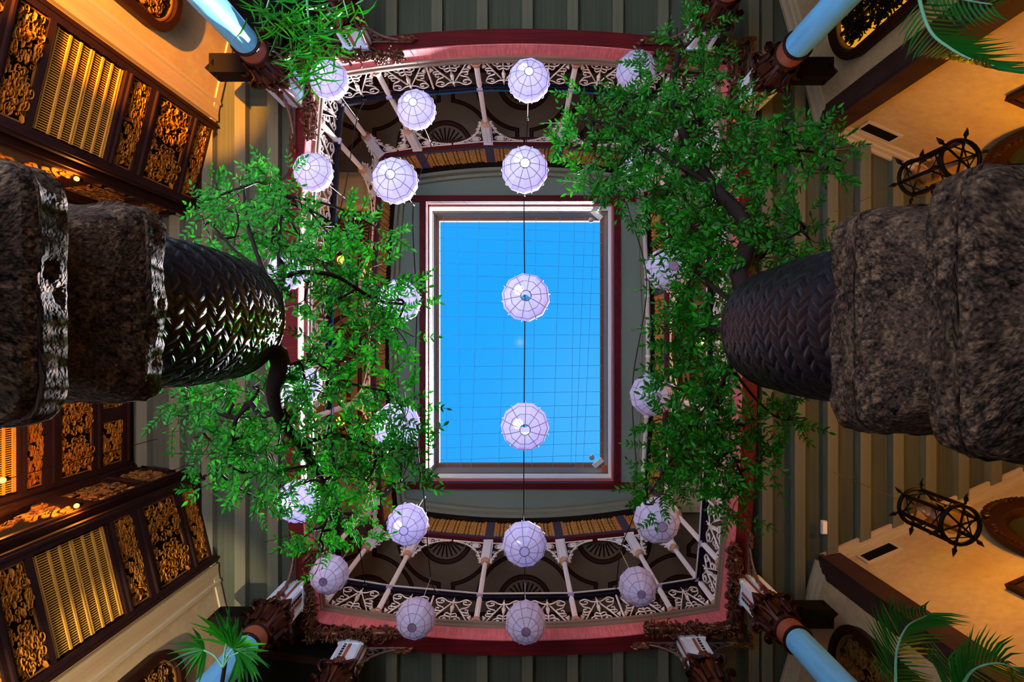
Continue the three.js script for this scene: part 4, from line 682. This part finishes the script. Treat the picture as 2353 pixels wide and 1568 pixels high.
tree('potted_tree', 'dense green tree growing out of the right plaited pot', V(0.838, Y(1.70), 0.042),
  [[0.034, 0.016, [[1790, 720, 1.71], [1700, 650, 1.8], [1718, 570, 1.92], [1705, 500, 2.05], [1640, 430, 2.2], [1580, 330, 2.4], [1545, 200, 2.6], [1560, 120, 2.7]]], [0.01, 0.005, [[1640, 430, 2.2], [1530, 360, 2.3], [1440, 300, 2.5], [1340, 270, 2.6]]], [0.009, 0.005, [[1705, 490, 2.05], [1760, 410, 2.2], [1810, 352, 2.3], [1870, 350, 2.4], [1930, 370, 2.5]]], [0.01, 0.005, [[1690, 700, 1.76], [1620, 640, 2.1], [1570, 560, 2.3], [1500, 590, 2.45]]], [0.011, 0.005, [[1700, 800, 1.78], [1655, 900, 2.0], [1650, 980, 2.2], [1690, 1060, 2.35], [1720, 1130, 2.45]]], [0.009, 0.004, [[1660, 920, 2.05], [1600, 960, 2.2], [1540, 1060, 2.4], [1490, 1140, 2.55]]], [0.007, 0.003, [[1690, 860, 1.95], [1750, 930, 2.15], [1800, 965, 2.3], [1850, 960, 2.35]]], [0.008, 0.004, [[1720, 600, 1.9], [1790, 560, 2.05], [1860, 520, 2.2]]], [0.009, 0.004, [[1670, 760, 1.8], [1610, 760, 2.05], [1560, 830, 2.25]]]],
  [[1545, 170, 62, 2.65, 14], [1610, 120, 52, 2.65, 9], [1620, 60, 42, 2.7, 6], [1560, 90, 30, 2.7, 5], [1480, 210, 58, 2.6, 12], [1430, 260, 52, 2.6, 10], [1545, 255, 62, 2.5, 17], [1620, 210, 62, 2.5, 15], [1660, 170, 40, 2.6, 8], [1345, 265, 48, 2.6, 9], [1400, 300, 58, 2.55, 13], [1470, 310, 60, 2.5, 16], [1545, 330, 62, 2.4, 18], [1620, 300, 62, 2.4, 18], [1680, 260, 48, 2.5, 11], [1340, 320, 46, 2.6, 8], [1365, 370, 50, 2.55, 11], [1420, 380, 55, 2.5, 14], [1490, 395, 58, 2.4, 15], [1560, 410, 62, 2.35, 18], [1630, 380, 62, 2.3, 18], [1690, 350, 50, 2.3, 13], [1380, 425, 42, 2.55, 7], [1440, 440, 48, 2.5, 10], [1520, 470, 50, 2.4, 13], [1590, 480, 60, 2.3, 17], [1655, 460, 58, 2.2, 16],
    [1740, 330, 48, 2.3, 10], [1800, 300, 48, 2.35, 11], [1850, 320, 45, 2.35, 9], [1910, 340, 42, 2.4, 7], [1850, 390, 45, 2.35, 8], [1780, 390, 45, 2.25, 9], [1900, 390, 32, 2.4, 4],
    [1590, 555, 60, 2.3, 17], [1540, 540, 38, 2.4, 8], [1650, 540, 55, 2.15, 14], [1700, 430, 45, 2.2, 10], [1600, 630, 58, 2.2, 16], [1650, 620, 45, 2.05, 11], [1560, 690, 48, 2.3, 12], [1620, 700, 50, 2.15, 14], [1580, 760, 50, 2.2, 14], [1640, 770, 40, 2.0, 9], [1570, 830, 50, 2.25, 14], [1625, 840, 48, 2.1, 12], [1580, 900, 52, 2.25, 15], [1640, 910, 48, 2.1, 12], [1540, 960, 48, 2.35, 12], [1600, 980, 55, 2.25, 15], [1660, 990, 52, 2.2, 14], [1530, 1030, 48, 2.4, 12], [1590, 1060, 50, 2.35, 13], [1660, 1070, 52, 2.3, 13], [1500, 1100, 44, 2.5, 10], [1560, 1120, 42, 2.45, 9], [1500, 1160, 34, 2.55, 6], [1710, 1060, 45, 2.35, 11], [1700, 1140, 46, 2.4, 9], [1660, 1150, 38, 2.4, 6], [1750, 1050, 36, 2.35, 6], [1710, 980, 44, 2.2, 9], [1790, 950, 44, 2.25, 8], [1830, 970, 30, 2.3, 4],
    [1760, 520, 50, 2.1, 13], [1820, 500, 46, 2.2, 9], [1800, 570, 48, 2.05, 12], [1860, 550, 42, 2.15, 8], [1745, 590, 42, 2.0, 9], [1700, 540, 38, 2.05, 7]], 7002);
// feather palms, fan palm and bamboo at the corners
const bladeG = (() => { const o = [[0, 0.25], [0.2, 0.5], [0.6, 0.42], [1, 0.02]], p = []; const y = (x) => -0.28 * x * x; for (const s of [-1, 1]) for (let i = 0; i < 3; i++) { const [a, w] = o[i], [b, v] = o[i + 1]; p.push(a, y(a), 0, b, y(b), 0, b, y(b) + 0.12 * v, s * v, a, y(a), 0, b, y(b) + 0.12 * v, s * v, a, y(a) + 0.12 * w, s * w); } const g = new THREE.BufferGeometry(); g.setAttribute('position', new THREE.Float32BufferAttribute(p, 3)); g.computeVertexNormals(); return g; })();
function blade(parent, name, pos, dir, up, len, wid, mat) { const m = mesh(name, bladeG, mat, parent), q = aim(new THREE.Matrix4(), pos, dir, up, V(len, len, wid)); q.decompose(m.position, m.quaternion, m.scale); return m; }
function featherPalm(label, stemPts, fronds, seed) {
  const r = rng(seed), t = thing('feather_palm', label, 'palm', 'feather palms at the right edge');
  mesh('trunk', taper(stemPts, 0.03, 0.02, 8), M.stem, t);
  for (const [pts, n, len] of fronds) {
    const p = pts.map((a) => P(...a)), c = new THREE.CatmullRomCurve3(p), f = mesh('frond', taper(p, 0.011, 0.003, 6, 24), M.stem, t);
    for (let i = 0; i < n; i++) {
      const u = 0.16 + 0.84 * i / (n - 1), o = c.getPointAt(Math.min(1, u)), d = c.getTangentAt(Math.min(1, u)), side = d.clone().cross(V(0, 1, 0)).normalize(), L = len * (0.55 + 0.6 * Math.sin(Math.min(1, u * 1.05) * Math.PI * 0.85)) * (0.92 + r() * 0.16);
      for (const s of [-1, 1]) blade(f, 'leaflet', o, d.clone().multiplyScalar(0.5 + 0.25 * u).addScaledVector(side, s * (1.0 - u * 0.3)).add(V(0, 0.12, 0)), V((r() - 0.5) * 0.5, 1, (r() - 0.5) * 0.5), L, 0.0085 + 0.003 * r(), M.palm);
    }
  }
}
featherPalm('drooping feather palm frond against the top right pilaster', [V(2.2, 0, 2.25), V(2.15, 1.6, 2.1), P(2105, -60, 2.9)], [[[[2105, -60, 2.9], [2118, 20, 2.95], [2140, 75, 2.95], [2185, 112, 2.85], [2235, 138, 2.7], [2285, 152, 2.55]], 30, 0.24], [[[2105, -60, 2.9], [2160, -20, 3.0], [2220, 0, 3.0], [2280, 10, 2.95]], 16, 0.18]], 31);
featherPalm('upright feather palm frond in front of the bottom right window', [V(2.4, 0, -2.5), V(2.35, 1.6, -2.3), P(2060, 1640, 2.9)], [[[[2060, 1640, 2.9], [2058, 1560, 3.0], [2062, 1490, 3.1], [2085, 1440, 3.1], [2130, 1415, 3.0]], 26, 0.24]], 32);
featherPalm('feather palm fronds arching at the bottom right corner', [V(3.1, 0, -2.7), V(3.0, 1.5, -2.4), P(2200, 1640, 2.7)], [[[[2200, 1640, 2.7], [2215, 1570, 2.8], [2245, 1535, 2.85], [2300, 1525, 2.8], [2345, 1545, 2.7]], 24, 0.2], [[[2200, 1640, 2.7], [2190, 1570, 2.8], [2180, 1520, 2.85]], 10, 0.18]], 33);
{
  const t = thing('fan_palm', 'bright green fan palm in front of the bottom left column', 'palm'), r = rng(41);
  mesh('trunk', taper([V(-1.7, 0, -2.2), P(500, 1640, 2.6), P(508, 1545, 2.75), P(520, 1510, 2.8)], 0.02, 0.01, 7), M.bark, t);
  for (const [cx, cy, a0, a1, n, L] of [[535, 1492, -2.7, 1.2, 15, 0.18], [548, 1500, -0.3, 1.8, 11, 0.2], [468, 1495, 1.6, 4.4, 11, 0.15], [520, 1480, -2.4, -0.9, 9, 0.21]]) {
    const o = P(cx, cy, 2.8), f = mesh('petiole', taper([P(512, 1535, 2.74), P((cx + 512) / 2, (cy + 1530) / 2 - 6, 2.79), o], 0.006, 0.004, 5, 8), M.stem, t);
    for (let i = 0; i < n; i++) { const a = a0 + (a1 - a0) * i / (n - 1) + (r() - 0.5) * 0.12; blade(f, 'leaf_finger', o, V(Math.cos(a), -0.05 + (r() - 0.5) * 0.3, -Math.sin(a)), V(r() - 0.5, 1, r() - 0.5), L * (0.85 + r() * 0.3), 0.02, r() < 0.5 ? M.leafYoung : M.palm); }
  }
}
{
  const t = thing('bamboo_plant', 'bushy bamboo with narrow leaves hanging over the top left corner', 'bamboo'), r = rng(51);
  const cl = [[600, 25, 40, 16], [640, 40, 45, 20], [700, 20, 60, 26], [770, 20, 55, 22], [680, 70, 50, 22], [735, 65, 50, 24], [715, 105, 42, 22], [690, 125, 34, 16], [745, 95, 40, 16], [710, 150, 30, 16], [722, 185, 22, 9], [760, 135, 30, 9], [810, 40, 40, 12], [650, 0, 60, 18], [740, -10, 70, 20]];
  mesh('culm', taper([V(-1.5, 0, 2.1), P(690, -120, 2.9), P(700, -20, 3.1), P(712, 60, 3.2), P(716, 120, 3.15)], 0.014, 0.006, 7), M.stem, t);
  mesh('culm', taper([V(-1.4, 0, 2.15), P(640, -120, 2.9), P(640, -10, 3.1), P(612, 20, 3.1)], 0.012, 0.004, 7), M.stem, t);
  mesh('culm', taper([V(-1.3, 0, 2.2), P(760, -120, 2.9), P(770, 0, 3.1), P(800, 40, 3.1)], 0.012, 0.004, 7), M.stem, t);
  for (const [px, py, rad, n] of cl) for (let i = 0; i < n; i++) { const a = r() * 6.283, q = Math.sqrt(r()) * rad, o = P(px + Math.cos(a) * q, py + Math.sin(a) * q, 3.1 + (r() - 0.5) * 0.35), b = Math.PI / 2 + (r() - 0.5) * 3.4 + (px < 660 ? 0.7 : px > 780 ? -0.9 : 0); const k = r(); blade(t, 'leaf', o, V(Math.cos(b), (r() - 0.6) * 0.5, -Math.sin(b)), V(r() - 0.5, 1, r() - 0.5), 0.09 + r() * 0.07, 0.0105, k < 0.3 ? M.leafYoung : k < 0.8 ? M.leaf : M.palm); }
}
renderer.render(scene, camera);
